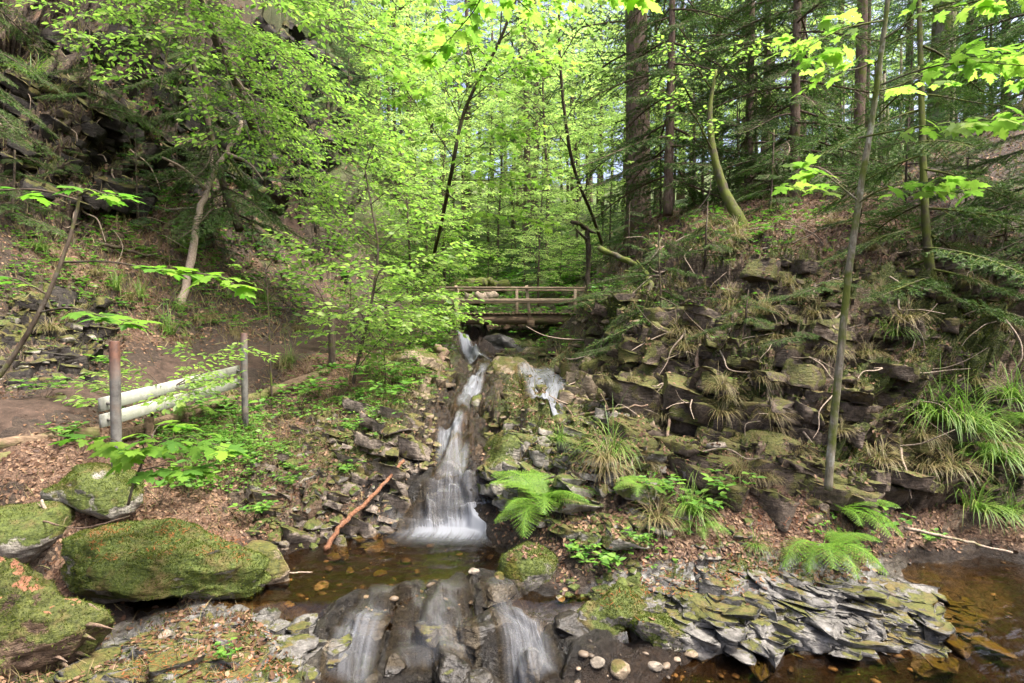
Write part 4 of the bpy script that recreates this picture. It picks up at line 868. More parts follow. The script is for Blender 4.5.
stick('fallen_branch', [at(570, 430, 6.3), at(625, 372, 6.9), at(668, 334, 7.1)], .045, .02, 'root', 'long root running up the left flank of the right mound', 'root', rough=.3)
stick('tree_root', [hit(680, 395) , at(668, 430, 5.15), at(676, 455, 4.95), at(706, 492, 4.65), at(722, 520, 4.2)], .016, .007, 'root', 'long thin root hanging down the cliff to the fern bank', 'root', twigs=3)
stick('tree_root', [hit(655, 410), at(690, 392, 5.5), at(700, 345, 5.9)], .03, .015, 'root', 'curved reddish root below the dead sapling', 'root')
stick('tree_root', [at(560, 420, 6.0), at(600, 412, 5.6), at(648, 405, 5.4)], .02, .01, 'root', 'pale root lying across the foot of the mound', 'root', twigs=4)
stick('fallen_branch', [hit(730, 330), at(770, 350, 5.35), at(800, 365, 5.2)], .02, .01, 'deadwood', 'dead branch lying on the brown cliff', twigs=5)
stick('fallen_branch', [at(600, 250, 9.7), at(640, 268, 9.0), at(655, 300, 8.2)], .05, .03, 'bark_moss', 'mossy branch arching over the top left of the mound', rough=.3, twigs=5)
stick('fallen_branch', [hit(100, 250) + (0, 0, .1), hit(150, 262) + (0, 0, .1), hit(185, 268) + (0, 0, .1)], .03, .015, 'bark_dark', 'dark twig lying on the left leaf slope', twigs=4)
stick('tree_stump', [at(442, 378, 10.6), at(446, 360, 10.8), at(436, 346, 11.0)], .16, .06, 'root', 'reddish rotten stump on the left bank beside the waterfall', 'stump', 14, .6)
rr = np.random.RandomState(5)
g = Geo()
for i in range(170):   # fine roots and dead twigs on the mound and cliffs
    z = rr.rand(); p = hit(rr.uniform(600, 1000), rr.uniform(230, 460)) if z < .6 else (hit(rr.uniform(560, 720), rr.uniform(330, 420)) if z < .8 else hit(rr.uniform(0, 200), rr.uniform(60, 260)))
    L = p[1] * rr.uniform(.04, .13); d = nrm(np.array([rr.normal() * .8, -rr.uniform(.0, .3), -rr.uniform(.1, 1.0) if rr.rand() < .6 else rr.uniform(0, .4)]))
    q = [p + (0, -.02, 0)]
    for k in range(4): d = nrm(d + rr.normal(size=3) * .35 + (0, 0, -.1)); q.append(q[-1] + d * L / 4 + (0, -.006 * p[1], 0))
    tube(g, catmull(q, 3), np.linspace(.0012, .0004, 13) * p[1] * rr.uniform(.6, 2.0), 4, cap=False)
tag(g.build('dead_twigs', M['deadwood']), 'fine dead twigs and root ends littering the cliffs and the mound', 'twigs', kind='stuff')
# ------------------------------------------------------------------ foliage tools
class Leaves:
    def __init__(s): s.P = []; s.F = []; s.U = []; s.S = []
    def add(s, p, f, u, sz): s.P.append(p); s.F.append(f); s.U.append(u); s.S.append(sz)
    def geo(s, tpl):
        g = Geo(); inst(g, tpl[0], tpl[1], np.array(s.P), np.array(s.F), np.array(s.U), np.array(s.S)); return g

def rotz(v, a): c, s = math.cos(a), math.sin(a); return np.array([v[0] * c - v[1] * s, v[0] * s + v[1] * c, v[2]])

def leafy(g, L, P, r, tl, sp, ls, start=.15, r0=.01, lvl=1, up=.15, droop=.25, pet=.35, dens=1.0, tilt=.35, taper=.5):
    """twigs with leaves on both sides of the limb P (n,3)"""
    seg = np.linalg.norm(np.diff(P, axis=0), axis=1); cum = np.concatenate([[0], np.cumsum(seg)]); tot = cum[-1]
    s = tot * start; side = 1 if r.rand() < .5 else -1
    while s < tot:
        k = min(len(P) - 2, int(np.searchsorted(cum, s)) - 1); k = max(0, k); t = (s - cum[k]) / max(1e-6, seg[k]); p = P[k] * (1 - t) + P[k + 1] * t
        T = nrm(P[k + 1] - P[k]); f = s / tot
        h = nrm(np.array([T[0], T[1], 0]) + 1e-5) if abs(T[2]) < .9 else nrm(np.array([r.normal(), r.normal(), 0]))
        d = rotz(h, side * r.uniform(.5, 1.15)); d = nrm(d + np.array([0, 0, up + r.normal() * .12]) + T * .25)
        l = tl * (1 - taper * f) * r.uniform(.6, 1.15)
        n_ = 5; Q = [p]; dd = d.copy()
        for q in range(n_ - 1):
            dd = nrm(dd + r.normal(size=3) * .09 + np.array([0, 0, -droop / n_])); Q.append(Q[-1] + dd * l / (n_ - 1))
        Q = np.array(Q)
        tube(g, Q, np.linspace(r0, r0 * .35, n_), 4, cap=False)
        if lvl > 1: leafy(g, L, Q, r, tl * .5, sp * .7, ls, .2, r0 * .5, lvl - 1, up * .6, droop, pet, dens, tilt)
        else: put_leaves(L, Q, r, ls, pet, dens, tilt)
        s += sp * r.uniform(.6, 1.4); side = -side
    if lvl <= 1: put_leaves(L, P[int(len(P) * .5):], r, ls, pet, dens, tilt)

def put_leaves(L, Q, r, ls, pet=.35, dens=1., tilt=.35):
    seg = np.linalg.norm(np.diff(Q, axis=0), axis=1); cum = np.concatenate([[0], np.cumsum(seg)]); tot = cum[-1]; s = tot * .2; side = 1
    while s <= tot:
        k = max(0, min(len(Q) - 2, int(np.searchsorted(cum, s)) - 1)); t = (s - cum[k]) / max(1e-6, seg[k]); p = Q[k] * (1 - t) + Q[k + 1] * t
        T = nrm(Q[k + 1] - Q[k]); z = ls * r.uniform(.42, 1.2)
        f = nrm(rotz(T, side * r.uniform(.5, 1.2)) * (1, 1, .4) + np.array([0, 0, r.normal() * .2 - .18]))
        u = nrm(np.array([r.normal() * tilt * 1.2, r.normal() * tilt * 1.2, 1]))
        L.add(p + f * z * pet + np.array([0, 0, -.02 * z]), f, u, z)
        s += ls * r.uniform(.45, .8) / dens; side = -side
    L.add(Q[-1], nrm(Q[-1] - Q[-2]), nrm(np.array([r.normal() * .2, r.normal() * .2, 1])), ls)

def px3(l): return [at(*p) if len(p) == 3 else np.array(p[:3]) for p in l]

def near_tree(name, label, trunk, limbs, tpl, lm, bm, ls, r=(.05, .02), tl=.4, sp=.12, lr=.012, seed=1, cat='tree', lvl=1, group=None, pt='trunk', lp='crown', up=.1, n_=10, **k):
    """trunk and limbs are lists of (px, py, D)"""
    rn = np.random.RandomState(seed); base = None
    T = catmull(px3(trunk), 8); base = T[0]
    root = thing(name, label, cat, base, group)
    g = Geo(); tube(g, T, np.linspace(r[0], r[1], len(T)), n_, .12, seed)
    L = Leaves()
    for lm_ in limbs:
        P = catmull(px3(lm_), 6); tube(g, P, np.linspace(lr, lr * .35, len(P)), 5, .15, seed, cap=False)
        leafy(g, L, P, rn, tl, sp, ls, lvl=lvl, r0=lr * .4, up=up, **k)
    g.build(pt, M[bm], root, True, off=base)
    L.geo(tpl).build(lp, M[lm], root, off=base)
    return root

# ------------------------------------------------------------------ spruce boughs
def spruce_arrays(seed, nt_=24, wl=.34, nl=.030, nw=.008, step=.011, droop=.30, sub=True):
    r = np.random.RandomState(seed); P = []; F = []; U = []; S = []; tg = Geo()
    def main(s): return np.array([.03 * math.sin(s * 5 + seed), s, -droop * s * s + .10 * s ** 4])
    ax = np.array([main(s) for s in np.linspace(0, 1, 10)]); tube(tg, ax, np.linspace(.012, .003, 10), 5, cap=False)
    def needles(Q, lo=.0):
        seg = np.linalg.norm(np.diff(Q, axis=0), axis=1); tot = seg.sum(); n_ = max(2, int(tot / step))
        t = np.linspace(lo, 1, n_) * (len(Q) - 1); i = np.minimum(t.astype(int), len(Q) - 2); f = (t - i)[:, None]; X = Q[i] * (1 - f) + Q[i + 1] * f
        T = (Q[i + 1] - Q[i]); T /= np.linalg.norm(T, axis=1)[:, None]
        a = r.uniform(0, 2 * np.pi, n_); sd = np.cross(T, [0, 0, 1.]); sd /= np.linalg.norm(sd, axis=1)[:, None]; up = np.cross(sd, T)
        rad_ = sd * np.cos(a)[:, None] + up * (np.sin(a) * .55 + .1)[:, None]
        P.append(X); F.append(T * .7 + rad_); U.append(np.cross(T, rad_) + r.normal(size=(n_, 3)) * .4); S.append(nl * r.uniform(.7, 1.2, n_))
    needles(ax, .25)
    for k in range(nt_):
        s = .10 + .88 * (k + r.rand() * .6) / nt_; p = main(s); sg = 1 if k % 2 else -1
        l = (wl * (1 - s) ** .75 + .05) * r.uniform(.7, 1.15); a = sg * r.uniform(.75, 1.05)
        d = np.array([math.sin(a), math.cos(a), -.12 + r.normal() * .07]); n_ = 5; Q = [p]
        for q in range(4): Q.append(Q[-1] + d * l / 4); d = nrm(d + np.array([0, .10, -.09]) + r.normal(size=3) * .05)
        Q = np.array(Q); tube(tg, Q, np.linspace(.004, .0015, 5), 3, cap=False); needles(Q, .05)
        if sub:
            for j in range(int(l / .055)):
                q = .25 + .7 * r.rand(); b = Q[int(q * 4)] ; aa = a + r.choice([-1, 1]) * .7; e = np.array([math.sin(aa), math.cos(aa), -.25]); ll = l * .38 * (1 - q * .5)
                needles(np.array([b, b + e * ll * .5, b + e * ll + (0, 0, -.02)]))
    return np.concatenate(P), np.concatenate(F), np.concatenate(U), np.concatenate(S), tg, nw / nl
def bough_geo(sa):
    P, F, U, S, tg, wr_ = sa; g = Geo(); inst(g, np.array([(-wr_ / 2, 0, 0), (wr_ / 2, 0, 0), (0, 1, 0)]), np.array([[0, 1, 2]]), P, F, U, S); return g
BG_NEAR = [(lambda sa: (bough_geo(sa), sa[4]))(spruce_arrays(s, 30, .36, .026, .0050, .0055)) for s in (1, 2, 3)]
BG_FAR = [(lambda sa: (bough_geo(sa), sa[4]))(spruce_arrays(s + 10, 22, .36, .050, .016, .016, sub=False)) for s in (1, 2, 3)]
def gcat(g): return np.concatenate(g.V), (np.concatenate(g.T) if g.T else np.zeros((0, 3), int)), (np.concatenate(g.Q) if g.Q else np.zeros((0, 4), int))
BN = [(gcat(a), gcat(b)) for a, b in BG_NEAR]; BF = [(gcat(a), gcat(b)) for a, b in BG_FAR]

def add_bough(gn, gt, src, p, d, L, pitch=0., roll=0.):
    (nv, ntri, nq), (tv, tt, tq) = src
    y = nrm(np.array([d[0], d[1], 0]) + 1e-9); y = nrm(y + np.array([0, 0, pitch])); x = nrm(np.cross(y, (0, 0, 1))); z = np.cross(x, y)
    x, z = x * math.cos(roll) + z * math.sin(roll), z * math.cos(roll) - x * math.sin(roll)
    R = np.stack([x, y, z], 0) * L
    gn.add(nv @ R + p, T=ntri); gt.add(tv @ R + p, tt, tq)

def spruce_meshes(seed, H, r0, crown0, Lmax, nb, far=True, lean=0., dead=14):
    r = np.random.RandomState(seed); tr = Geo(); gn = Geo(); zs = np.linspace(-.4, H, 16)
    T = np.stack([lean * (np.clip(zs, 0, None) / H) ** 1.5 * H + .04 * np.sin(zs * .5 + seed), .05 * np.cos(zs * .4 + seed), zs], 1)
    tube(tr, T, r0 * (1 - .9 * np.clip(zs, 0, H) / H) * (1 + .35 * np.exp(-np.clip(zs, 0, 9) * 3)), 12, .12, seed)
    for k in range(dead):
        z = H * crown0 * r.uniform(.25, 1.0); a = r.rand() * 6.28; d = np.array([math.cos(a), math.sin(a), -.15]); L = r.uniform(.3, 1.2)
        b = np.array([np.interp(z, zs, T[:, 0]), np.interp(z, zs, T[:, 1]), z]); tube(tr, np.array([b, b + d * L * .5 + (0, 0, -.03), b + d * L + (0, 0, -.12)]), [.012, .008, .003], 4, cap=False)
    src = BF if far else BN
    for k in range(nb):
        f = ((k + r.rand()) / nb); z = H * (crown0 + (.99 - crown0) * f); a = k * 2.4 + r.normal() * .3
        L = Lmax * (1 - f) ** .8 * r.uniform(.7, 1.15) + .15
        b = np.array([np.interp(z, zs, T[:, 0]), np.interp(z, zs, T[:, 1]), z])
        add_bough(gn, tr, src[r.randint(3)], b, (math.cos(a), math.sin(a)), L, r.uniform(-.25, .15) + .35 * f, r.normal() * .15)
    return tr, gn
def broad_meshes(seed, H, r0, crown0, spread, nl, ls, tpl=OVAL, lvl=2, tl=.9, sp=.33, fork=True, leafk=1.):
    r = np.random.RandomState(seed); tr = Geo(); L = Leaves(); zs = np.linspace(-.3, H, 14)
    T = np.stack([.12 * np.sin(zs * .45 + seed) + .02 * zs * math.sin(seed), .12 * np.cos(zs * .5 + seed), zs], 1)
    tube(tr, T, r0 * (1 - .88 * np.clip(zs, 0, H) / H), 10, .1, seed)
    for k in range(nl):
        f = (k + r.rand()) / nl; z = H * (crown0 + (.97 - crown0) * f); a = k * 2.4 + r.normal() * .4
        l = spread * math.sin(math.pi * min(1, .22 + .75 * f)) * r.uniform(.75, 1.2); b = np.array([np.interp(z, zs, T[:, 0]), np.interp(z, zs, T[:, 1]), z])
        d = np.array([math.cos(a), math.sin(a), .25 + .5 * f]); Q = [b]
        for q in range(5): Q.append(Q[-1] + nrm(d) * l / 5); d = d + r.normal(size=3) * .15 + np.array([0, 0, -.10])
        Q = catmull(Q, 3); tube(tr, Q, np.linspace(r0 * .28, r0 * .05, len(Q)), 5, cap=False)
        leafy(tr, L, Q, r, tl, sp, ls, .25, r0 * .05, lvl, .08, .3, .3, leafk)
    return tr, L.geo(tpl)
def plant_tree(name, label, cat, meshes, loc, rz, sc, group, m1, m2):
    root = thing(name, label, cat, loc, group, rz, sc); o1 = obj('trunk', meshes[0], root); o2 = obj('crown', meshes[1], root); return root

def mm(pair, b, l): return pair[0].mesh('trunk', M[b], True), pair[1].mesh('crown', M[l])
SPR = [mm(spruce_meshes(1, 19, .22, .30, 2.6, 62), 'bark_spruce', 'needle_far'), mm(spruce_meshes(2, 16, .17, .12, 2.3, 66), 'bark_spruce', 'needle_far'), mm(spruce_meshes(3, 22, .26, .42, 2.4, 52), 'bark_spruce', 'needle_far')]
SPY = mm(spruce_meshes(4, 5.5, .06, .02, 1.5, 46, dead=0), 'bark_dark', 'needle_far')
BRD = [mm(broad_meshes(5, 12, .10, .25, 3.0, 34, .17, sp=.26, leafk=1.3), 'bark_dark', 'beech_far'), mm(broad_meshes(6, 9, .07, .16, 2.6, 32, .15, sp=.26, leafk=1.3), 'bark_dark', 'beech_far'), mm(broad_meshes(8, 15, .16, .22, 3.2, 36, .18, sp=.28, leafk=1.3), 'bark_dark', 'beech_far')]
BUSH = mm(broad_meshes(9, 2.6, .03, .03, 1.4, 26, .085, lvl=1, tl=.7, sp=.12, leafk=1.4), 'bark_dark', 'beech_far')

def grove(name, cat, lab, group, meshes, spots):
    for i, (px, D, k, sc) in enumerate(spots):
        p = gp(px, D); m1, m2 = meshes[k] if isinstance(meshes, list) else meshes
        root = thing(name, lab, cat, p - (0, 0, .1), group, i * 2.1 + px, sc); obj('trunk', m1, root); obj('crown', m2, root)
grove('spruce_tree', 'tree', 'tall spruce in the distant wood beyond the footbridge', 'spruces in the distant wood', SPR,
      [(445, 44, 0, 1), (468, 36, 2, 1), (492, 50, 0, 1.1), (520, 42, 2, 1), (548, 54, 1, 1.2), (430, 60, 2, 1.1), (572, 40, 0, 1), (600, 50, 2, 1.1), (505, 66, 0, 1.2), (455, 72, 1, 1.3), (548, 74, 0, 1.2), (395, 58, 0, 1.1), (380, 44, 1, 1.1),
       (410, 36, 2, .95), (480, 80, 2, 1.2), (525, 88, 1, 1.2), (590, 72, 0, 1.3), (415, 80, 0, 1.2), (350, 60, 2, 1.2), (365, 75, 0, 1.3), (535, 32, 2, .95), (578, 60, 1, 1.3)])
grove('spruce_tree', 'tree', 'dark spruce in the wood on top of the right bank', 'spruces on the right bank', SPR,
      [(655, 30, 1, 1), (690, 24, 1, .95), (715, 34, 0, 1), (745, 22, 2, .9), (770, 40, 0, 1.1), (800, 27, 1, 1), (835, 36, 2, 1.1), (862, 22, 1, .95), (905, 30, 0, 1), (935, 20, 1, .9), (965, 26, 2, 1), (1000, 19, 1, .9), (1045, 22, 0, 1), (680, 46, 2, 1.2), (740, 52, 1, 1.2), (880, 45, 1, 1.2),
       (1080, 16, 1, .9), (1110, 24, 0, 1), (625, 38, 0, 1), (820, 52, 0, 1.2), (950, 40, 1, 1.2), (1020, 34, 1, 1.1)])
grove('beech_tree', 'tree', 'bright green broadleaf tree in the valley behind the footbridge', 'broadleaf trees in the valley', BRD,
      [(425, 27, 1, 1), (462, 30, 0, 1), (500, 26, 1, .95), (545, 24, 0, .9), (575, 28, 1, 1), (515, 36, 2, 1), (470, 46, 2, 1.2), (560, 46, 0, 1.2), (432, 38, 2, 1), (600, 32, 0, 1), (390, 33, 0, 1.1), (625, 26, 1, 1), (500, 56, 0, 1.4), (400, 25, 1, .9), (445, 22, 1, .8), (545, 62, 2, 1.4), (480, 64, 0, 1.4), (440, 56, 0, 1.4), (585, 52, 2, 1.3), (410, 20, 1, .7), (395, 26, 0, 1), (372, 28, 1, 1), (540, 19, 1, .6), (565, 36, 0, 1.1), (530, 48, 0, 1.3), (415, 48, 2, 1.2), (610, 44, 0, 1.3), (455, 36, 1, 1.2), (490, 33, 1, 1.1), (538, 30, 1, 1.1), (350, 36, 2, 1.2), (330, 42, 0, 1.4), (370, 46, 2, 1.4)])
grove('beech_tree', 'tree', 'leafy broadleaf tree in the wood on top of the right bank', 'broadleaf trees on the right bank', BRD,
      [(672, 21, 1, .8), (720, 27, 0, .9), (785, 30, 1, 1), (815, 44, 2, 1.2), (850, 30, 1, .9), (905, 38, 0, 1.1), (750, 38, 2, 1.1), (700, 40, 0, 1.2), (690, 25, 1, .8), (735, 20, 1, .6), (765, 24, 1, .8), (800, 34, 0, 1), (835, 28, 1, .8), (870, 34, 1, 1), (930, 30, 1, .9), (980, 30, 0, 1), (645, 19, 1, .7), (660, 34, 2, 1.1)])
grove('bush', 'shrub', 'low leafy bush on the green slope behind the footbridge', 'bushes behind the footbridge', BUSH,
      [(425, 20, 0, .8), (450, 23, 0, .8), (490, 24, 0, .7), (540, 22, 0, .8), (560, 19, 0, .7), (575, 24, 0, .9), (515, 30, 0, 1), (470, 32, 0, 1), (550, 33, 0, 1.1), (590, 19, 0, .6), (605, 24, 0, 1), (430, 30, 0, 1), (500, 40, 0, 1.2), (550, 44, 0, 1.2)])
M['beech_bush'] = M['beech']; BUSH2 = mm(broad_meshes(19, 1.5, .02, .03, .9, 24, .085, lvl=1, tl=.5, sp=.09, leafk=1.4), 'bark_dark', 'beech')
for i_, (px_, py_, s_, lab_) in enumerate([(408, 352, 1.0, 'bright shrub hiding the left end of the footbridge'), (428, 345, .8, 'small bright shrub beside the rotten stump by the waterfall'), (385, 385, .7, 'leafy shrub overhanging the left bank of the stream'), (345, 352, .9, 'shrub between the dark post and the bushy sapling'), (440, 300, 1.2, 'shrub behind the left end of the bridge rails')]):
    b_ = hit(px_, py_); root = thing('shrub', lab_, 'shrub', b_ - (0, 0, .05), None, i_ * 1.9, s_ * b_[1] / 10); obj('trunk', BUSH2[0], root); obj('crown', BUSH2[1], root)
grove('young_spruce', 'tree', 'young spruce on the green slope behind the footbridge', 'young spruces behind the footbridge', SPY,
      [(524, 23, 0, .62), (536, 24.5, 0, .7), (512, 26, 0, .55), (470, 28, 0, .7), (430, 24, 0, .6), (610, 21, 0, .6), (640, 16, 0, .5)])
grove('young_spruce', 'tree', 'young spruce among the leaves on top of the right bank', 'young spruces on the right bank', SPY,
      [(700, 15, 0, .7), (735, 17, 0, .8), (775, 16, 0, .5), (810, 19, 0, .7), (870, 17, 0, .8), (905, 14, 0, .7), (945, 13, 0, .7), (985, 12, 0, .7), (1030, 11.5, 0, .8), (660, 14, 0, .5)])
grove('young_spruce', 'tree', 'young spruce growing from the ledges of the left cliff', 'young spruces on the left cliff', SPY,
      [(215, 11.6, 0, .5), (255, 13.5, 0, .55), (180, 11.8, 0, .45), (140, 10.2, 0, .4), (300, 17.5, 0, .8), (330, 20, 0, .9), (350, 22, 0, 1.0), (235, 14.5, 0, .6)])

# big spruce and other marked trees
sp_big = spruce_meshes(14, 24, .36, .20, 2.6, 64, True, 0, 20)
b = gp(636, 15.5); root = thing('spruce_tree', 'thickest straight spruce trunk standing right of the footbridge', 'tree', b - (0, 0, .3)); a_, c_ = mm(sp_big, 'bark_spruce', 'needle_far'); obj('trunk', a_, root); obj('crown', c_, root)
for px, D, r0, lab in [(526, 26, .22, 'slender dark spruce between the bright trees above the bridge'), (855, 13.5, .14, 'dark trunk just left of the foreground sapling top'), (792, 17, .16, 'bare straight trunk in the bright gap of the right wood'),
                       (935, 14, .30, 'broad pale grey trunk at the top right behind the maple leaves'), (762, 18, .14, 'dim straight trunk left of the bright gap in the right wood')]:
    b = gp(px, D); root = thing('spruce_tree', lab, 'tree', b - (0, 0, .2), rz=px)
    a_, c_ = mm(spruce_meshes(px, 18, r0, .33, 2.0, 40, True, 0, 12), 'bark_grey' if px == 935 else 'bark_spruce', 'needle_far'); obj('trunk', a_, root); obj('crown', c_, root)
for i, (px, D) in enumerate([(880, 16), (884, 17), (876, 15), (753, 13), (692, 14), (896, 18), (840, 24), (848, 22), (832, 26), (823, 23), (665, 17)]):
    b = gp(px, D); g = Geo(); h = rs.uniform(2.0, 4.5); tube(g, np.array([[0, 0, -.2], [.02, 0, h * .4], [.0, .02, h]]), [.05, .045, .03], 8, .1, i)
    o_ = g.build('birch_pole', M['bark_grey'], None, True); o_.location = tuple(b); tag(o_, 'thin pale bare stem standing in the right hand wood', 'tree', 'pale stems in the right wood')

# leaning mossy tree
near_tree('leaning_tree', 'mossy curved trunk leaning left out of the top of the mound', [(754, 256, 8.0), (742, 225, 8.2), (724, 190, 8.4), (713, 150, 8.5), (710, 110, 8.7), (716, 70, 8.8)],
          [[(712, 150, 8.5), (690, 110, 8), (660, 90, 7.8)], [(714, 80, 8.8), (740, 50, 8.4), (780, 40, 8.2)], [(712, 90, 8.8), (690, 60, 8.4), (660, 40, 8)]], OVAL, 'beech', 'bark_moss', .08, (.10, .02), .5, .10, .015, 5, dens=1.2)

# spruce saplings with separate boughs
def bough_tree(name, label, trunk, r, specs, bm='bark_dark', cat='tree', near=True, seed=1, lm='needle', group=None):
    T = catmull(px3(trunk), 8); base = T[0]; root = thing(name, label, cat, base, group); g = Geo(); tube(g, T, np.linspace(r[0], r[1], len(T)), 8, .12, seed); gn = Geo(); rn = np.random.RandomState(seed)
    for (px, py, D, a, L, pitch) in specs:
        p = at(px, py, D); d = (math.cos(rad(a)), math.sin(rad(a)))
        add_bough(gn, g, (BN if near else BF)[rn.randint(3)], p, d, L, pitch, rn.normal() * .2)
    g.build('trunk', M[bm], root, True, off=base); gn.build('crown', M[lm], root, off=base); return root
def ring(trunk, t0, t1, n_, L0, L1, seed, pitch=-.1, a0=0, a1=360):
    r = np.random.RandomState(seed); T = catmull([np.array(t, float) for t in trunk], 8); out = []
    for k in range(n_):
        f = t0 + (t1 - t0) * (k + r.rand() * .5) / n_; i = f * (len(T) - 1); j = int(i); q = T[j] * (1 - i + j) + T[min(j + 1, len(T) - 1)] * (i - j)
        out.append((q[0], q[1], q[2], a0 + (a1 - a0) * ((k * .382) % 1) + r.normal() * 12, (L0 + (L1 - L0) * k / n_) * r.uniform(.75, 1.15), pitch + r.normal() * .08))
    return out
t_ = [(663, 338, 7.0), (661, 300, 7.05), (659, 262, 7.1), (659, 225, 7.15)]
bough_tree('young_spruce', 'thin half dead spruce sapling on the left flank of the mound', t_, (.02, .008), ring(t_, .15, .95, 9, 1.0, .45, 3, -.15) + [(662, 320, 7.0, 200, 1.1, -.1), (660, 275, 7.0, 190, .9, .05)], seed=3)
t_ = [(945, 335, 5.6), (936, 300, 5.65), (928, 250, 5.7), (924, 190, 5.75), (922, 120, 5.9), (920, 40, 6.1), (918, -40, 6.3)]
bough_tree('young_spruce', 'slim spruce with drooping boughs and mossy foot on the right cliff', t_, (.05, .02), ring(t_, .10, .98, 26, 1.35, 1.0, 5, -.15), 'bark_moss', seed=5)
t_ = [(1050, 300, 5.6), (1050, 180, 5.8), (1052, 60, 6.2), (1055, -60, 6.6)]
bough_tree('young_spruce', 'spruce standing just outside the right edge with boughs reaching in', t_, (.07, .03), ring(t_, .05, .95, 26, 1.5, 1.2, 7, -.15, 90, 270), seed=7)
t_ = [(795, 210, 10), (795, 120, 10.2), (797, 20, 10.5), (800, -90, 11)]
bough_tree('spruce_tree', 'dense spruce with hanging twigs left of the foreground sapling', t_, (.10, .05), ring(t_, .12, 1, 46, 2.3, 1.4, 9, -.15), 'bark_spruce', seed=9)
t_ = [(668, 215, 11), (670, 120, 11.3), (672, 20, 11.6), (672, -90, 12)]
bough_tree('spruce_tree', 'spruce with feathery boughs beside the thick trunk', t_, (.10, .05), ring(t_, .12, 1, 40, 2.2, 1.5, 11, -.15), 'bark_spruce', seed=11)
t_ = [(748, 205, 12), (750, 100, 12.3), (752, 0, 12.6), (752, -120, 13)]
bough_tree('spruce_tree', 'spruce behind the leaning mossy trunk', t_, (.10, .05), ring(t_, .08, 1, 42, 2.3, 1.6, 12, -.15), 'bark_spruce', seed=12)
t_ = [(240, 230, 11), (222, 180, 11.2), (205, 110, 11.4), (190, 40, 11.6), (180, -60, 11.8)]
bough_tree('spruce_tree', 'grey green spruce leaning out from the left cliff', t_, (.08, .04), ring(t_, .08, 1, 34, 1.9, 1.4, 13, -.3), seed=13)
t_ = [(-30, 130, 7.0), (-30, 60, 7.2), (-30, -40, 7.5)]
bough_tree('young_spruce', 'small spruce on the dark cliff at the left edge', t_, (.04, .02), ring(t_, .0, 1, 12, 1.2, .9, 14, -.3, -60, 60), seed=14)
t_ = [(12, 215, 7.4), (14, 185, 7.5), (15, 150, 7.6)]
bough_tree('young_spruce', 'little blue green spruce under the dark overhang', t_, (.02, .01), ring(t_, .0, 1, 12, 1.0, .5, 15, -.1), seed=15)
t_ = [(770, 215, 8.3), (772, 180, 8.4), (774, 130, 8.5)]
bough_tree('young_spruce', 'small spruce on the leafy crest of the mound', t_, (.02, .01), ring(t_, .1, 1, 14, .9, .4, 16, -.1), seed=16)
for i, (px, py, D, a, L, lab) in enumerate([(820, 300, 5.2, 200, .8, 'flat spruce twig growing out of the cliff left of the grey sapling'), (610, 300, 8.0, 200, .9, 'spruce bough over the top left flank of the mound'),
                                            (700, 300, 6.2, 20, .7, 'spruce seedling spreading on the bare root slope'), (800, 350, 5.1, 180, .6, 'bluish spruce twig low on the brown cliff'), (620, 352, 7.0, 215, .7, 'spruce twig by the root at the mound foot'), (1000, 300, 5.3, 190, .9, 'dry grey spruce bough across the right cliff')]):
    p = hit(px, py) + (0, -.03, .02); root = thing('spruce_seedling', lab, 'seedling', p); gn = Geo(); gt = Geo()
    for k in range(4): add_bough(gn, gt, BN[k % 3], np.array([0, 0, .05 * k]), (math.cos(rad(a + 50 * (k - 1.5))), math.sin(rad(a + 50 * (k - 1.5)))), L * (1 - .12 * k), .05)
    gt.build('stem', M['bark_dark'], root); gn.build('crown', M['needle'], root)

for i, (px, py, D, h_, L, n_, lab) in enumerate([(858, 232, 6.9, 70, .8, 12, 'feathery young spruce above the blond grass right of the grey sapling'), (965, 225, 6.6, 90, .9, 14, 'bushy young spruce high on the right slope'), (905, 205, 8.2, 95, 1.1, 14, 'young spruce on the leafy crest behind the slim mossy footed spruce'),
        (1005, 250, 6.2, 80, .9, 12, 'young spruce by the right picture edge above the hanging grass'), (705, 262, 7.6, 60, .8, 10, 'small spruce under the leaning mossy trunk'), (628, 262, 9.8, 60, 1.0, 12, 'young spruce on the upper left shoulder of the mound'), (745, 330, 5.8, 40, .6, 8, 'little spruce clinging to the middle of the rocky bank'),
        (90, 120, 9.8, 90, 1.3, 14, 'spruce growing from a crack of the dark left cliff'), (150, 60, 11.2, 110, 1.5, 14, 'spruce hanging over the top of the left cliff'), (60, 190, 8.6, 50, .9, 10, 'low blue green spruce at the foot of the dark cliff'), (300, 225, 12.5, 90, 1.3, 14, 'grey green young spruce above the bend of the path'), (265, 190, 13, 110, 1.5, 14, 'drooping spruce on the upper left slope behind the grey leaning trunk')]):
    b_ = hit(px, py); D = b_[1]; k = FPX / D; t_ = [(512 + b_[0] * k, 0, D)]
    P0 = b_; top = b_ + np.array([.03, 0, h_ / k]); tl = [(P0[0] / D * FPX + 512, 0, D)]
    root = thing('young_spruce', lab, 'tree', b_); g = Geo(); gn = Geo(); H = h_ / k; tube(g, np.array([[0, 0, -.1], [.01, 0, H * .5], [.03, 0, H]]), [.018 * D / 7, .012 * D / 7, .005], 6); r_ = np.random.RandomState(40 + i)
    for q in range(n_):
        f = .12 + .85 * q / n_; a = q * 2.4 + r_.normal() * .2; add_bough(gn, g, BN[q % 3], np.array([.01, 0, H * f]), (math.cos(a), math.sin(a)), L * (1.05 - f * .75) * r_.uniform(.8, 1.15), -.12 + r_.normal() * .08, r_.normal() * .15)
    g.build('trunk', M['bark_dark'], root, True); gn.build('crown', M['needle'], root)
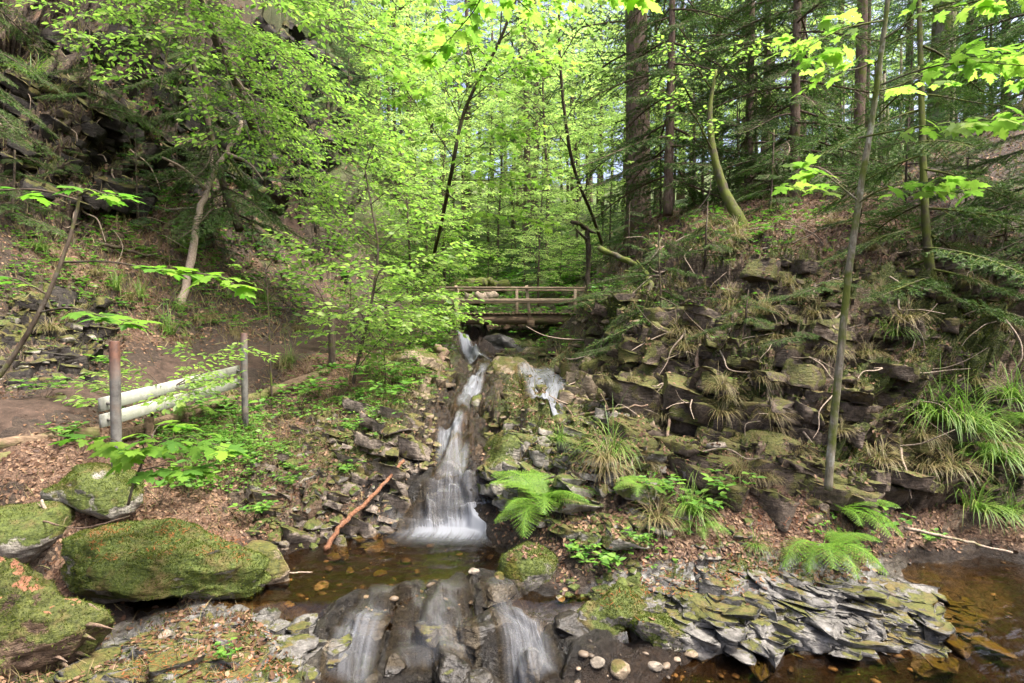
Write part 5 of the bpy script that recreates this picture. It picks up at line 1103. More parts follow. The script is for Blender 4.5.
# ------------------------------------------------------------------ near broadleaf trees
# foreground grey sapling on the right, maple
near_tree('maple_tree', 'slender grey maple sapling rising from the foot of the right cliff', [(828, 490, 4.0), (832, 440, 4.02), (840, 360, 4.05), (849, 270, 4.1), (862, 180, 4.15), (872, 120, 4.2), (880, 60, 4.2), (888, 0, 4.2), (898, -90, 4.2)],
          [[(880, 85, 4.18), (920, 70, 4.0), (965, 62, 3.8), (1030, 66, 3.6)], [(872, 92, 4.2), (900, 85, 4.2), (950, 66, 4.1), (990, 66, 4.0), (1040, 72, 3.9)],
           [(858, 138, 4.1), (910, 128, 3.9), (960, 122, 3.7), (1040, 118, 3.5)], [(886, 20, 4.2), (840, 30, 4.2), (800, 52, 4.2)], [(882, 40, 4.2), (930, 10, 4), (990, -5, 3.8), (1050, -5, 3.6)],
           [(890, 0, 4.2), (930, -30, 4), (990, -30, 3.6)], [(855, 205, 4.15), (880, 190, 4.0), (910, 184, 3.9), (960, 188, 3.8)], [(857, 200, 4.1), (830, 178, 4.2), (818, 172, 4.2)], [(880, 60, 4.2), (850, 70, 4.25), (815, 62, 4.3)]],
          MAPLE_N, 'maple', 'bark_grey', .125, (.029, .014), .45, .10, .008, 21, droop=.15, up=.08, tilt=.5, dens=1.2)
# overhead maple boughs, middle top
near_tree('maple_tree', 'maple above the view whose bright leaves hang in at the top middle', [(-420, 470, 3.4), (-380, 200, 3.5), (-250, -200, 3.7), (60, -330, 3.9), (300, -230, 4.0), (430, -100, 4.1)],
          [[(430, -100, 4.1), (500, -60, 3.8), (560, -20, 3.5), (630, -8, 3.2)], [(400, -110, 4.0), (480, -40, 4.2), (510, -8, 4.3), (530, 12, 4.4)], [(430, -100, 4.1), (470, -50, 4.6), (480, 0, 4.9), (430, 60, 5.3)]],
          MAPLE_N, 'maple', 'bark_dark', .15, (.09, .03), .25, .14, .010, 22, droop=.5, up=-.05)
# sycamore saplings on the left edge
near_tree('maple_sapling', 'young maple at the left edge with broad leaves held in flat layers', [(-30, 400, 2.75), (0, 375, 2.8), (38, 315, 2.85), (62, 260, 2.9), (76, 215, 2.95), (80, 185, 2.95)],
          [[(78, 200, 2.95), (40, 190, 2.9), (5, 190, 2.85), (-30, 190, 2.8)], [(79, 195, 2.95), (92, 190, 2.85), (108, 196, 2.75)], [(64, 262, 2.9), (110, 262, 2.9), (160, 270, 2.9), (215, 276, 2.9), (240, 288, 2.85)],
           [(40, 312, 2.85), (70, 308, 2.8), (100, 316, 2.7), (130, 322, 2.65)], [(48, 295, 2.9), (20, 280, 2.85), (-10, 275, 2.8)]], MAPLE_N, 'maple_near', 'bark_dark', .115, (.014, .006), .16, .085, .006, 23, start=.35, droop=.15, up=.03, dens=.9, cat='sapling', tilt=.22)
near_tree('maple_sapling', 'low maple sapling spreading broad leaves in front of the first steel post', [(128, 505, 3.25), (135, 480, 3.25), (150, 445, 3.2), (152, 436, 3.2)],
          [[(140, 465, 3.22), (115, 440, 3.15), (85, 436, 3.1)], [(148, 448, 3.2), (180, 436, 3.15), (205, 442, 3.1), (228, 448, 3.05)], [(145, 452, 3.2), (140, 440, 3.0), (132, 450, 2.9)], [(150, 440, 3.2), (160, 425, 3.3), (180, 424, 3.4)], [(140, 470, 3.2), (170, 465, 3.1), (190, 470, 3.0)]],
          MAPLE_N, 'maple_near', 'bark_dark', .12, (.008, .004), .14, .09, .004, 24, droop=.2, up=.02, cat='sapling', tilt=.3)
# hazel sapling over the guard rail
near_tree('beech_sapling', 'small leafed sapling spreading flat over the white boards', [(150, 425, 5.3), (155, 405, 5.2), (165, 392, 5.1), (185, 380, 5.1)],
          [[(160, 398, 5.1), (120, 388, 4.9), (80, 382, 4.7)], [(168, 390, 5.1), (200, 375, 5.2), (240, 352, 5.4), (270, 360, 5.5)], [(165, 392, 5.1), (150, 375, 5.0), (130, 362, 4.9)], [(175, 388, 5.0), (190, 395, 4.7), (160, 400, 4.4)], [(175, 385, 5.1), (210, 380, 4.9), (225, 382, 4.7)], [(165, 392, 5.1), (200, 362, 5.6), (232, 345, 5.9)], [(160, 398, 5.1), (130, 385, 5.4), (105, 372, 5.6)], [(170, 390, 5.1), (190, 360, 5.3), (180, 345, 5.4)], [(160, 398, 5.1), (110, 400, 4.6), (85, 398, 4.4)]],
          OVAL, 'beech', 'bark_dark', .065, (.012, .006), .3, .045, .004, 25, droop=.15, cat='sapling', tilt=.4, dens=1.2)
# central sapling between path and stream
near_tree('beech_sapling', 'bright bushy sapling growing between the path bend and the stream', [(352, 415, 8.0), (354, 380, 8.0), (362, 345, 8.0), (372, 300, 8.0), (378, 250, 8.0), (372, 210, 8.1), (365, 170, 8.2)],
          [[(356, 370, 8), (385, 335, 7.8), (415, 318, 7.6), (440, 322, 7.4)], [(362, 345, 8), (330, 310, 7.8), (318, 290, 7.7), (300, 262, 7.6)], [(368, 320, 8), (400, 300, 7.6), (440, 296, 7.4), (455, 300, 7.3)], [(372, 295, 8), (405, 265, 7.8), (432, 255, 7.7), (450, 245, 7.6)],
           [(374, 280, 8), (345, 262, 7.8), (320, 252, 7.6), (290, 235, 7.5)], [(378, 252, 8), (400, 228, 7.9), (428, 215, 7.8)], [(376, 240, 8), (350, 222, 7.8), (322, 215, 7.6)], [(370, 205, 8.1), (392, 188, 8.0), (420, 176, 7.9)], [(368, 190, 8.1), (345, 182, 8.0), (320, 172, 8)], [(365, 170, 8.2), (372, 150, 8.1), (380, 135, 8)], [(374, 290, 8), (378, 275, 7.3), (382, 268, 6.8)], [(366, 330, 8), (362, 315, 7.3), (352, 308, 6.8)], [(366, 325, 8), (395, 318, 7.2), (410, 322, 6.8)],
           [(372, 300, 8), (400, 312, 8.4), (440, 310, 8.8), (470, 318, 9.2)]],
          OVAL, 'beech', 'bark_dark', .095, (.030, .010), .8, .075, .009, 26, lvl=1, droop=.25, tilt=.5, dens=1.4)
near_tree('beech_sapling', 'thin sapling left of the bushy one beside the dark post', [(272, 400, 7.4), (270, 350, 7.4), (268, 300, 7.4), (265, 262, 7.4)], [[(268, 300, 7.4), (290, 280, 7.3), (310, 275, 7.2)], [(268, 290, 7.4), (245, 270, 7.3), (235, 262, 7.2)], [(266, 270, 7.4), (280, 250, 7.3), (290, 240, 7.2)]],
          OVAL, 'beech', 'bark_dark', .08, (.014, .006), .35, .12, .006, 27, cat='sapling')
# beech whose layers fall over the left slope
near_tree('beech_tree', 'beech rooted on the left cliff whose green layers sweep down across the slope', [(262, 150, 13.2), (240, 90, 12.0), (205, 10, 11.0), (190, -80, 10.4), (180, -200, 10)],
          [[(205, 10, 11), (260, 40, 9.5), (320, 90, 8.8), (380, 150, 8.4)], [(200, -20, 10.8), (270, -10, 9), (330, 30, 8), (400, 60, 7.5)], [(220, 45, 11.4), (280, 90, 10.4), (320, 140, 9.8), (365, 200, 9.4)], [(192, -60, 10.5), (260, -60, 8.5), (330, -30, 7.5), (350, 30, 7.0)],
           [(195, -40, 10.6), (180, 0, 9.3), (170, 40, 8.6), (160, 90, 8.2)], [(200, -10, 10.8), (215, 30, 9.2), (230, 80, 8.6), (250, 140, 8.4)], [(192, -60, 10.5), (130, -40, 9.3), (100, 0, 8.6), (80, 40, 8.2)], [(220, 40, 11.4), (250, 90, 10.6), (270, 150, 10.2), (300, 220, 9.8)], [(230, 70, 11.8), (290, 150, 11.2), (340, 220, 10.8), (380, 262, 10.4)],
           [(240, 90, 12), (290, 170, 11.5), (330, 260, 11)], [(185, -100, 10.3), (220, -90, 8), (250, -40, 7), (280, 10, 6.6)], [(205, 10, 11), (290, 60, 10.4), (350, 120, 10.2), (410, 210, 10)], [(190, -30, 10.6), (130, 10, 9.8), (110, 50, 9.6)]],
          OVAL, 'beech', 'bark_dark', .095, (.11, .05), 1.1, .17, .014, 28, lvl=2, droop=.35, up=-.1, dens=1.0, taper=.3, tilt=.5)
# yellow green maple, middle
near_tree('maple_tree', 'yellow green maple crown filling the upper middle above the bridge', [(432, 262, 21), (440, 230, 18.0), (450, 180, 13.2), (465, 110, 12.6), (500, 40, 12), (530, -40, 11.6)],
          [[(455, 160, 13), (420, 110, 11.5), (385, 60, 10.8)], [(460, 120, 12.8), (430, 60, 11.8), (390, 20, 11)], [(470, 100, 12.5), (510, 70, 11.5), (555, 60, 11)], [(500, 40, 12), (540, 10, 11.5), (580, -5, 11)], [(490, 60, 12.1), (450, 20, 11.2), (420, -20, 10.5)], [(452, 170, 13.1), (490, 140, 12.2), (530, 130, 11.6)], [(455, 200, 13.4), (420, 170, 12.6), (395, 150, 12.2)],
           [(452, 180, 13.2), (500, 180, 12.6), (540, 180, 12.4)], [(500, 40, 12), (500, 0, 11), (480, -30, 10)], [(478, 85, 12.3), (470, 50, 11), (455, 30, 10)], [(455, 220, 13.6), (500, 215, 13), (545, 225, 12.8)]],
          MAPLE, 'maple', 'bark_dark', .17, (.06, .025), 1.1, .12, .014, 29, lvl=1, droop=.35, dens=1.2, tilt=.6)
near_tree('maple_tree', 'second yellow green maple reaching over the thick spruce trunk', [(604, 250, 19), (594, 220, 17.0), (572, 160, 14.2), (560, 60, 13.4), (560, -40, 13)],
          [[(570, 150, 14.1), (540, 110, 13), (520, 90, 12.5)], [(566, 120, 13.9), (590, 80, 12.8), (605, 70, 12.2)], [(560, 60, 13.4), (585, 20, 12.4), (600, 0, 12)], [(562, 80, 13.6), (530, 40, 12.6), (510, 20, 12)], [(580, 200, 14.6), (595, 170, 13.8), (605, 160, 13.4)], [(578, 190, 14.5), (545, 170, 13.8), (520, 165, 13.5)], [(588, 240, 15), (560, 215, 14.2), (535, 205, 14)]],
          MAPLE, 'beech_far', 'bark_dark', .17, (.06, .025), 1.1, .13, .014, 30, lvl=1, droop=.3, dens=1.1, tilt=.6)

# ------------------------------------------------------------------ ferns
def frond_mesh(seed, np_=22, W=.26):
    r = np.random.RandomState(seed); g = Geo(); L = Leaves(); s = np.linspace(0, 1, 14)
    def c(t): return np.array([.03 * math.sin(seed + 2 * t), .92 * t - .12 * t * t, .50 * t - .62 * t ** 2.1])
    ax = np.array([c(t) for t in s]); tube(g, ax, np.linspace(.008, .0015, 14), 4, cap=False)
    for k in range(np_):
        t = .16 + .84 * k / np_; p = c(t); T = nrm(c(t + .02) - c(t - .02)); l = W * (math.sin(math.pi * min(1, (t - .02)) ** .75) ** .8) * (1 - .15 * t) + .012
        for sg in (-1, 1):
            d = nrm(rotz(T, sg * 1.15) + np.array([0, 0, -.12 + r.normal() * .06])); n_ = max(3, int(l / .020))
            tube(g, np.array([p, p + d * l * .95]), [.0018, .0008], 3, cap=False)
            for j in range(n_):
                f = j / n_; q = p + d * l * f; ll = .034 * (1 - f * .75) + .005
                for s2 in (-1, 1):
                    e = nrm(rotz(d, s2 * 1.0)); L.add(q, e, np.array([r.normal() * .15, r.normal() * .15, 1]), ll)
            L.add(p + d * l * .93, d, np.array([0, 0, 1.]), .03)
    lg_ = L.geo((np.array([(0, 0, 0), (.17, .4, .02), (0, 1, -.04), (-.17, .4, .02)], float), np.array([[0, 1, 2], [0, 2, 3]])))
    V, T_, Q_ = gcat(g); lg_.add(V, T_, Q_); return lg_.mesh('frond', M['fern'])
FR = [frond_mesh(s) for s in (1, 2, 3)]
def fern(label, p, size, nf, seed, a0=0, a1=360, group=None, pitch=.3):
    r = np.random.RandomState(seed); root = thing('fern', label, 'fern', p, group)
    for k in range(nf):
        o = obj('frond', FR[k % 3], root); a = rad(a0 + (a1 - a0) * (k + r.rand() * .6) / nf); s = size * r.uniform(.75, 1.12)
        o.rotation_euler = (r.uniform(-.05, pitch), r.normal() * .15, a - math.pi / 2); o.scale = (s, s, s * r.uniform(.8, 1.2))
    return root
fern('large bright fern overhanging the foam on the right bank', hit(542, 512, BV) + (0, .02, .03), .58, 15, 1, pitch=.6)
fern('fern at the foot of the grey sapling', hit(836, 512, BV), .55, 10, 2, -100, 140, pitch=.4)
fern('fern drooping over the slate slab below the grey sapling', hit(822, 548, BV), .50, 9, 3, -160, 60, pitch=.3)
fern('small fern growing under the white boards', at(190, 412, 5.6), .35, 7, 4, -160, 20)
fern('small fern among the grass left of the slate slab', hit(640, 486, BV), .28, 6, 5)
fern('fern half hidden in the grass of the right cliff foot', hit(985, 450, BV), .42, 10, 6, -180, 20)
fern('fern hanging at the right edge under the cliff', hit(1010, 420, BV), .42, 9, 7, -200, 0)
fern('tiny fern by the path bend above the left bank', hit(312, 392, BV), .28, 6, 8)
fern('fern in the shade right of the bushy sapling', hit(415, 372, BV), .4, 8, 9)
fern('light fern on the bank above the brown slabs', hit(700, 528, BV), .28, 6, 10)
fern('fern sprouting on the left slope above the path', hit(60, 262, BV), .32, 6, 11)
fern('fern near the top of the left leaf slope', hit(185, 255, BV), .45, 7, 12)

# ------------------------------------------------------------------ grass
def grass_geo(seed, nb, L0, L1, w, spread, hang=(0, -1), hg=.6):
    r = np.random.RandomState(seed); Vs = []; Qs = []
    for k in range(nb):
        a = r.rand() * 6.283; L = r.uniform(L0, L1); b = np.array([r.normal() * spread, r.normal() * spread, 0]); d = nrm(np.array([math.cos(a) * .7 + hang[0] * hg, math.sin(a) * .7 + hang[1] * hg, r.uniform(.6, 1.6)]))
        sd = nrm(np.cross(d, (0, 0, 1))); n_ = 6; P = b.copy(); v = []
        for q in range(n_ + 1):
            ww = w * (1 - (q / n_) ** 2) + .0004; v += [P - sd * ww, P + sd * ww]
            P = P + d * L / n_; d = nrm(d + np.array([0, 0, -.38 * r.uniform(.6, 1.3)]))
        Vs.append(np.array(v)); Qs.append(np.array([[2 * q, 2 * q + 1, 2 * q + 3, 2 * q + 2] for q in range(n_)]) + k * (2 * n_ + 2))
    g = Geo(); g.add(np.concatenate(Vs), None, np.concatenate(Qs)); return g
GR = {('g', i): grass_geo(i, 90, .25, .55, .0035, .04).mesh('grass_tuft', M['grass']) for i in (1, 2)}
GR.update({('d', i): grass_geo(i + 5, 110, .20, .42, .0026, .04, hg=.5).mesh('grass_tuft', M['drygrass']) for i in (1, 2)})
TF = [(612, 452, 1.0, 'g', 'long green grass hanging down the bank behind the large fern'), (606, 470, .8, 'd', 'straw coloured grass under the long green tuft'), (285, 368, .9, 'd', 'dry drooping grass on the path edge between post and sapling'), (290, 362, .7, 'g', 'green grass crowning the dry tuft on the path edge'),
      (232, 396, .75, 'd', 'brown grass clump below the end of the white boards'), (690, 512, .8, 'g', 'green grass fringe on the ledge above the slab'), (656, 520, .8, 'd', 'dry grass left of the green fringe above the slab'), (905, 322, .9, 'd', 'blond grass tuft on the ledge right of the grey sapling'), (893, 335, .7, 'g', 'greenish grass beside the blond tuft'),
      (880, 292, .6, 'd', 'dry grass above the blond tuft on the cliff'), (800, 300, .7, 'd', 'withered grass on the cliff left of the grey sapling'), (775, 430, .6, 'd', 'small dry tuft low on the brown cliff'), (790, 285, .6, 'd', 'pale grass hanging near the crest of the cliff'), (685, 350, .8, 'd', 'white bleached grass on the face of the mound'),
      (712, 228, .9, 'd', 'grass overhanging the crest of the mound by the leaning trunk'), (735, 232, .8, 'd', 'dead grass around the foot of the leaning trunk'), (940, 420, 1.2, 'g', 'largest green grass clump hanging at the right cliff'), (965, 430, 1.3, 'g', 'green grass clump right of the largest one'), (990, 460, 1.2, 'g', 'green grass clump trailing towards the right pool'),
      (920, 410, .8, 'g', 'short green grass left of the largest clump'), (950, 470, 1.0, 'd', 'brown hanging grass beneath the green clumps'), (1010, 400, 1.1, 'g', 'upper green grass clump at the right edge'), (975, 510, .9, 'g', 'green blades reaching over the right pool'), (1005, 515, .9, 'g', 'lowest grass clump by the right pool edge'),
      (40, 250, .7, 'g', 'green grass tuft on the upper left slope'), (95, 275, .7, 'd', 'pale grass on the left slope among leaves'), (130, 300, .7, 'd', 'blond grass above the path at the left'), (210, 320, .8, 'd', 'dry grass hanging above the path'), (235, 335, .7, 'd', 'dry grass right above the second steel post'), (180, 310, .6, 'g', 'grass patch on the slope above the white boards'),
      (35, 80, 1.0, 'g', 'grass tuft on the dark cliff top left'), (60, 95, .9, 'd', 'dry grass hanging from the dark cliff'), (265, 300, .8, 'g', 'grass beside the trodden slope under the beech'), (300, 330, .7, 'd', 'straw tuft at the inner bend of the path'), (740, 240, .7, 'd', 'tuft of dead grass right of the leaning trunk'), (830, 225, .7, 'd', 'sunlit straw on the leafy crest'),
      (870, 250, .7, 'd', 'bleached tuft below the leafy crest'), (960, 255, .8, 'd', 'pale tuft high on the right slope'), (1000, 330, .8, 'd', 'dry tuft at the far right of the cliff'), (560, 440, .5, 'g', 'short grass on the slabs above the fern'), (755, 545, .4, 'g', 'short grass at the upper edge of the slab'), (190, 478, .5, 'g', 'short grass behind the maple sapling')]
for i, (px, py, sc, k, lab) in enumerate(TF):
    p = hit(px, py, BV); o = obj('grass_tuft', GR[(k, 1 + i % 2)]); o.location = tuple(p + (0, 0, -.01)); sz = sc * (.75 + .08 * p[1]) * .9; o.scale = (sz,) * 3; o.rotation_euler = (0, 0, ((i * .7) % 1.2) - .6); tag(o, lab, 'grass tuft')

rg = np.random.RandomState(12)
for i in range(58):
    if i < 46: p = hit(rg.uniform(600, 1020), rg.uniform(235, 480), BV); lab, grp, kd = 'small dry grass tuft hanging from the rocky face of the right bank', 'grass tufts hanging on the right bank', 'd'
    else: p = hit(rg.uniform(20, 300), rg.uniform(230, 340), BV); lab, grp, kd = 'small grass tuft in the leaf litter of the left slope', 'grass tufts on the left slope', 'dg'[i % 2]
    o = obj('grass_tuft', GR[(kd, 1 + i % 2)]); o.location = tuple(p + (0, 0, -.01)); sz = rg.uniform(.4, .9) * (.75 + .06 * p[1]); o.scale = (sz,) * 3; o.rotation_euler = (0, 0, rg.uniform(-.6, .6)); tag(o, lab, 'grass tuft', grp)
# ------------------------------------------------------------------ herbs
def herb_meshes(seed, ns, h, ls, tpl=OVAL, per=5):
    r = np.random.RandomState(seed); g = Geo(); L = Leaves()
    for k in range(ns):
        a = r.rand() * 6.28; d = nrm(np.array([math.cos(a) * .5, math.sin(a) * .5, 1])); P = np.array([d * h * t + np.array([math.cos(a), math.sin(a), 0]) * h * .4 * t * t for t in np.linspace(0, 1, 5)]) * r.uniform(.6, 1.1)
        tube(g, P, np.linspace(.002, .001, 5), 3, cap=False)
        for j in range(per):
            q = P[-1] if j < per * .6 else P[3]; b = j * 2.4 + r.rand(); f = np.array([math.cos(b), math.sin(b), r.uniform(-.1, .35)]); L.add(q, f, np.array([r.normal() * .25, r.normal() * .25, 1]), ls * r.uniform(.6, 1.2))
    return g.mesh('stem', M['bark_dark']), L.geo(tpl).mesh('leaves', M['herb'])
HB = [herb_meshes(1, 9, .22, .075), herb_meshes(2, 14, .14, .05), herb_meshes(3, 7, .28, .09)]
HP = [(160, 505, 2, 1., 'leafy nettle like herb between the boulders and the maple sapling'), (188, 498, 0, 1., 'low herb in the hollow right of the first post'), (255, 520, 1, 1.2, 'round leaved herb at the shore right of the long mossy boulder'), (285, 490, 1, .9, 'small bright herb on the left rock slope'), (352, 478, 1, 1., 'bright herb where the stick leans on the bank'),
      (596, 575, 0, .9, 'leafy herb above the broad brown mossy boulder'), (616, 570, 0, .8, 'herb with pointed leaves right beside it on the gravel'), (580, 560, 1, .9, 'herb just right of the small round boulder'), (355, 435, 1, 1., 'herb tuft under the bushy sapling'), (300, 475, 1, .8, 'tiny herb in the middle of the left rock slope'),
      (235, 430, 2, 1.1, 'broad herb below the second steel post'), (215, 415, 0, 1.1, 'herb at the foot of the white boards'), (700, 520, 0, 1., 'bramble shoots on the leafy ledge'), (730, 500, 0, 1., 'bramble sprig under the cliff foot'), (60, 445, 1, 1.2, 'herbs sprouting on the path edge at the left'), (660, 500, 0, .9, 'herb beside the dry grass on the ledge'),
      (640, 545, 1, .8, 'small shoots among litter above the slab'), (925, 545, 1, .9, 'green shoot on the bank of the right pool'), (880, 540, 2, .8, 'butterbur leaf at the right bank'), (392, 405, 0, 1.4, 'dark herb patch on the left stream bank'), (330, 400, 0, 1.3, 'herb patch beneath the bushy sapling'), (370, 395, 2, 1.3, 'tall herb under the bushy sapling'),
      (300, 410, 2, 1.2, 'herb by the old log on the path edge'), (230, 660, 1, .6, 'seedling on the slate in the bottom left'), (45, 400, 0, 1.0, 'herb beside the path at the left edge'), (110, 372, 0, 1., 'herb on the slope foot above the path'), (300, 290, 0, 1.6, 'leafy patch above the path bend'), (250, 290, 0, 1.5, 'leafy herb on the litter slope')]
for i, (px, py, k, sc, lab) in enumerate(HP):
    p = hit(px, py, BV); root = thing('leafy_herb', lab, 'herb', p, None, i * 1.7, sc * (.75 + .05 * p[1])); obj('stem', HB[k][0], root); obj('leaves', HB[k][1], root)

# ------------------------------------------------------------------ ground cover scatters
fv = TV[TQ]; fc = fv.mean(1); e1_ = fv[:, 1] - fv[:, 0]; e2_ = fv[:, 3] - fv[:, 0]; fnn = np.cross(e1_, e2_); far_ = np.linalg.norm(fnn, axis=1); fnn /= far_[:, None]
fx = 512 + fc[:, 0] / fc[:, 1] * FPX; fy = HOR - (fc[:, 2] - CZ) / fc[:, 1] * FPX
vis = (fx > -60) & (fx < 1084) & (fy > -60) & (fy < 760) & (np.einsum('ij,ij->i', fnn, np.array([0, 0, CZ]) - fc) > -.3)
scrw = far_ / fc[:, 1] ** 2 * vis
def scatter(w, n_, seed):
    r = np.random.RandomState(seed); w = w / w.sum(); k = r.choice(len(w), n_, p=w); u = r.rand(n_, 1); v = r.rand(n_, 1)
    return fv[k, 0] + e1_[k] * u + e2_[k] * v, fnn[k], k, r
fl = litter[TQ].mean(1); fm = moss[TQ].mean(1); fr_ = rock[TQ].mean(1); fp = pathm[TQ].mean(1); fw = wetm[TQ].mean(1)
# fallen leaves
P, Nn, k, r = scatter(scrw ** .85 * (fl + .10 + .2 * (1 - fr_)) * (1 - .8 * fp) * (1 - fw) * (fc[:, 1] < 26) * (fnn[:, 2] > .25), 46000, 3)
fwd = np.cross(Nn, r.normal(size=P.shape)); S = r.uniform(.02, .055, len(P)) * np.clip(P[:, 1] / 7, .8, 2.2)
CURL = (np.array([(0, 0, 0), (.3, .3, .12), (.22, .75, .10), (0, 1, .0), (-.22, .75, .16), (-.3, .3, .10), (0, .5, 0)], float), OVAL[1][:6])
g = Geo(); inst(g, CURL[0], CURL[1], P + Nn * .004, fwd, Nn + r.normal(size=P.shape) * .35, S); tag(g.build('fallen_leaves', M['litter']), 'dry brown fallen leaves covering the slopes and banks', 'fallen leaves', kind='stuff')
# leaves lying on the rocks
g = Geo(); pl_ = []; r = np.random.RandomState(19)
for (x0, x1, y0, y1, n_) in [(600, 1010, 230, 500, 5200), (480, 720, 395, 560, 2200), (640, 980, 550, 640, 900), (250, 420, 410, 540, 1300), (110, 340, 610, 683, 700), (-10, 300, 120, 400, 1500), (560, 760, 480, 560, 1200)]:
    for _ in range(n_):
        h_ = BV.ray_cast(Vector((0, 0, CZ)), Vector(rdir(r.uniform(x0, x1), r.uniform(y0, y1))).normalized())
        if h_[0] is None or h_[1].z < .5 or h_[0].z < .04: continue
        pl_.append((*h_[0], *h_[1]))
pl_ = np.array(pl_); q = fbm(pl_[:, :3] * 2.5, 3, 5) > -.12; pl_ = pl_[q]
inst(g, CURL[0], CURL[1], pl_[:, :3] + pl_[:, 3:] * .004, np.cross(pl_[:, 3:], r.normal(size=(len(pl_), 3))), pl_[:, 3:] + r.normal(size=(len(pl_), 3)) * .3, r.uniform(.018, .05, len(pl_)) * np.clip(pl_[:, 1] / 7, .8, 2))
tag(g.build('fallen_leaves', M['litter']), 'brown leaves caught on the rock ledges', 'fallen leaves', kind='stuff')
# moss shoots on the near ground
P, Nn, k, r = scatter(scrw * np.clip(fm * 1.6 - .45, 0, 1) * (1 - fw) * (fc[:, 1] < 9) , 60000, 4)
g = Geo(); inst(g, np.array([(-.2, 0, 0), (.2, 0, 0), (0, 1, .1)]), np.array([[0, 1, 2]]), P - Nn * .003, Nn + r.normal(size=P.shape) * .6, r.normal(size=P.shape), r.uniform(.008, .022, len(P)) * np.clip(P[:, 1] / 4, 1, 2.2)); tag(g.build('moss', M['mossblade']), 'moss shoots on the rocks and banks', 'moss', kind='stuff')
# small green plants
cl = fbm(fc * 1.3, 3, 71); gz = np.zeros(len(fc))
for (cx, cy_, rx, ry, w_) in [(370, 400, 80, 45, 1.2), (500, 270, 110, 55, 2.2), (230, 440, 70, 55, 1.3), (640, 540, 90, 40, .25), (150, 280, 170, 80, .6), (330, 280, 80, 50, .6), (860, 540, 60, 20, .4), (700, 480, 70, 30, .2), (760, 230, 150, 30, .3), (420, 335, 40, 30, 1.), (960, 430, 60, 60, .5), (450, 330, 60, 20, .8), (530, 335, 50, 20, .7), (680, 330, 120, 80, .10), (200, 180, 150, 150, .35), (180, 430, 60, 30, .6)]:
    gz += w_ * np.clip(1.2 - np.hypot((fx - cx) / rx, (fy - cy_) / ry), 0, 1)
def plants(name, n_, seed, zmul, tpl, ls, lab, mt, per, hh):
    P, Nn, k, r = scatter(scrw ** .8 * gz * np.clip(cl * 2 + .6, .03, 1) * (1 - fw) * (1 - fp) * zmul, n_, seed)
    g = Geo(); L = Leaves(); k_ = np.clip(P[:, 1] / 6, .8, 3)
    Pn = np.repeat(P, per, 0); kk = np.repeat(k_, per); a = r.uniform(0, 6.283, len(Pn)); hz_ = np.repeat(r.uniform(.2, 1, len(P)), per) * hh * kk
    F = np.stack([np.cos(a), np.sin(a), r.uniform(-.15, .3, len(a))], 1); U = r.normal(size=F.shape) * .3 + (0, 0, 1)
    inst(g, tpl[0], tpl[1], Pn + F * .01 + np.stack([0 * a, 0 * a, hz_], 1), F, U, ls * kk * r.uniform(.6, 1.2, len(a)))
    tag(g.build(name, M[mt]), lab, 'ground cover', kind='stuff')
plants("undergrowth", 7000, 6, 1, DIAM, .05, 'small green herbs carpeting the banks and the slope behind the bridge', 'herb', 5, .09)
# short grass blades
P, Nn, k, r = scatter(scrw ** .9 * (gz * .6 + .12 * (cl > .1) + .1) * (1 - fw) * (1 - fp) * (fc[:, 1] < 16), 30000, 8)
g = Geo(); inst(g, np.array([(-.03, 0, 0), (.03, 0, 0), (.02, .5, .06), (-.02, .5, .06), (0, 1, .3)]), np.array([[0, 1, 2], [0, 2, 3], [3, 2, 4]]), P, r.normal(size=P.shape) * .45 + (0, -.2, .8), r.normal(size=P.shape), r.uniform(.04, .12, len(P)) * np.clip(P[:, 1] / 5, .8, 2)); tag(g.build('grass', M['drygrass']), 'sparse short grass growing over the slopes', 'grass', kind='stuff')
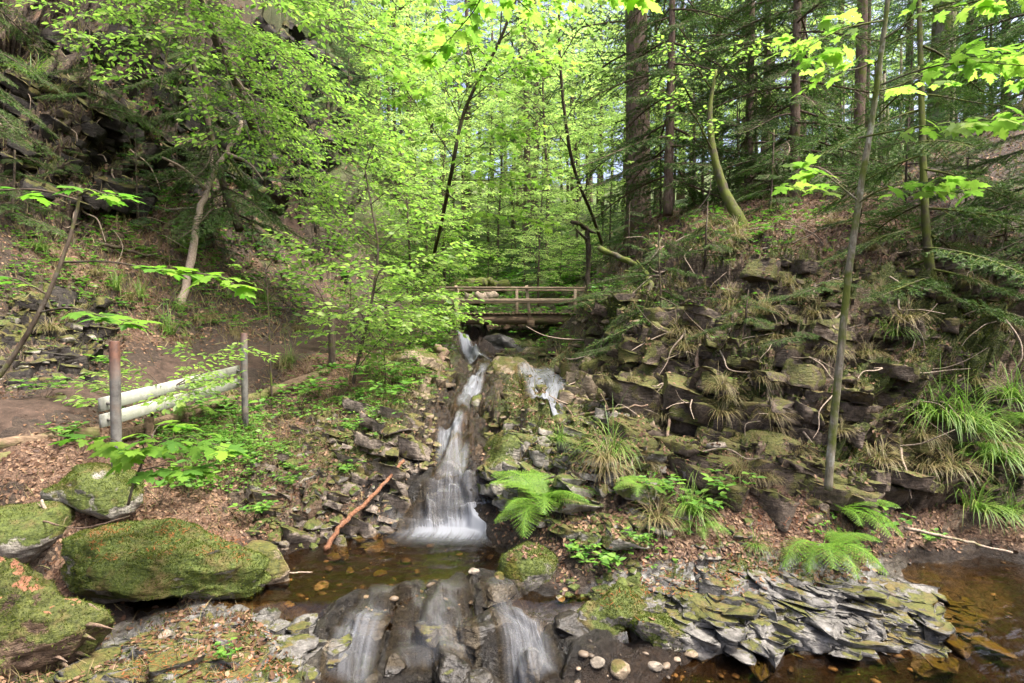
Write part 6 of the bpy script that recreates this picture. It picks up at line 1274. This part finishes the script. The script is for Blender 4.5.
# rusty needles on boulders and slab
g = Geo()
for (x0, x1, y0, y1, n_) in [(90, 250, 520, 560, 1100), (120, 330, 612, 680, 1800), (640, 800, 560, 600, 900), (380, 440, 350, 372, 300), (560, 690, 590, 640, 500), (700, 900, 500, 560, 900)]:
    for _ in range(n_):
        h_ = BV.ray_cast(Vector((0, 0, CZ)), Vector(rdir(rs.uniform(x0, x1), rs.uniform(y0, y1))).normalized())
        if h_[0] is None or h_[1].z < .45 or h_[0].z < .03: continue
        p = np.array(h_[0]); n_v = np.array(h_[1]); L_ = getattr(g, 'L_', []); g.L_ = L_; L_.append((p + n_v * .002, n_v))
PL = np.array([a for a, b in g.L_]); NL = np.array([b for a, b in g.L_]); r = np.random.RandomState(3)
keepn = fbm(PL * 5, 3, 5) > -.15; PL = PL[keepn]; NL = NL[keepn]
inst(g, np.array([(-.05, 0, 0), (.05, 0, 0), (0, 1, .03)]), np.array([[0, 1, 2]]), PL, np.cross(NL, r.normal(size=PL.shape)) + NL * .12, NL, r.uniform(.012, .04, len(PL)))
del g.L_
tag(g.build('fallen_needles', M['needlelitter']), 'rust coloured needles lying on the boulders and slate', 'needles', kind='stuff')
# ------------------------------------------------------------------ light
w = bpy.data.worlds.new("World"); SC.world = w; w.use_nodes = True
nt = w.node_tree; bg = nt.nodes['Background']
sky = nt.nodes.new('ShaderNodeTexSky'); sky.sky_type = 'NISHITA'; sky.sun_disc = False
SE, SA = rad(64), rad(115)      # elevation; azimuth clockwise from +Y
sky.sun_elevation = SE; sky.sun_rotation = SA; sky.air_density = .45; sky.dust_density = 7.0; sky.ozone_density = .3
nt.links.new(sky.outputs[0], bg.inputs[0]); bg.inputs[1].default_value = .15
sl = bpy.data.lights.new('sun', 'SUN'); sl.energy = 1.9; sl.angle = rad(7.0); sl.color = (1, .97, .91)
so = bpy.data.objects.new('sun', sl); COL.objects.link(so)
dv = Vector((math.sin(SA) * math.cos(SE), math.cos(SA) * math.cos(SE), math.sin(SE)))
so.rotation_euler = dv.to_track_quat('Z', 'Y').to_euler(); so.location = (5, 10, 40)
vs = SC.view_settings; vs.view_transform = 'Standard'; vs.look = 'None'; vs.gamma = 1; vs.use_curve_mapping = False; vs.exposure = EXPO
cy = SC.cycles; cy.use_denoising = True; cy.max_bounces = 6; cy.diffuse_bounces = 3; cy.glossy_bounces = 2; cy.transmission_bounces = 4; cy.transparent_max_bounces = 12
cy.use_adaptive_sampling = True; cy.adaptive_threshold = .02; cy.sample_clamp_indirect = 6
cy.caustics_reflective = False; cy.caustics_refractive = False
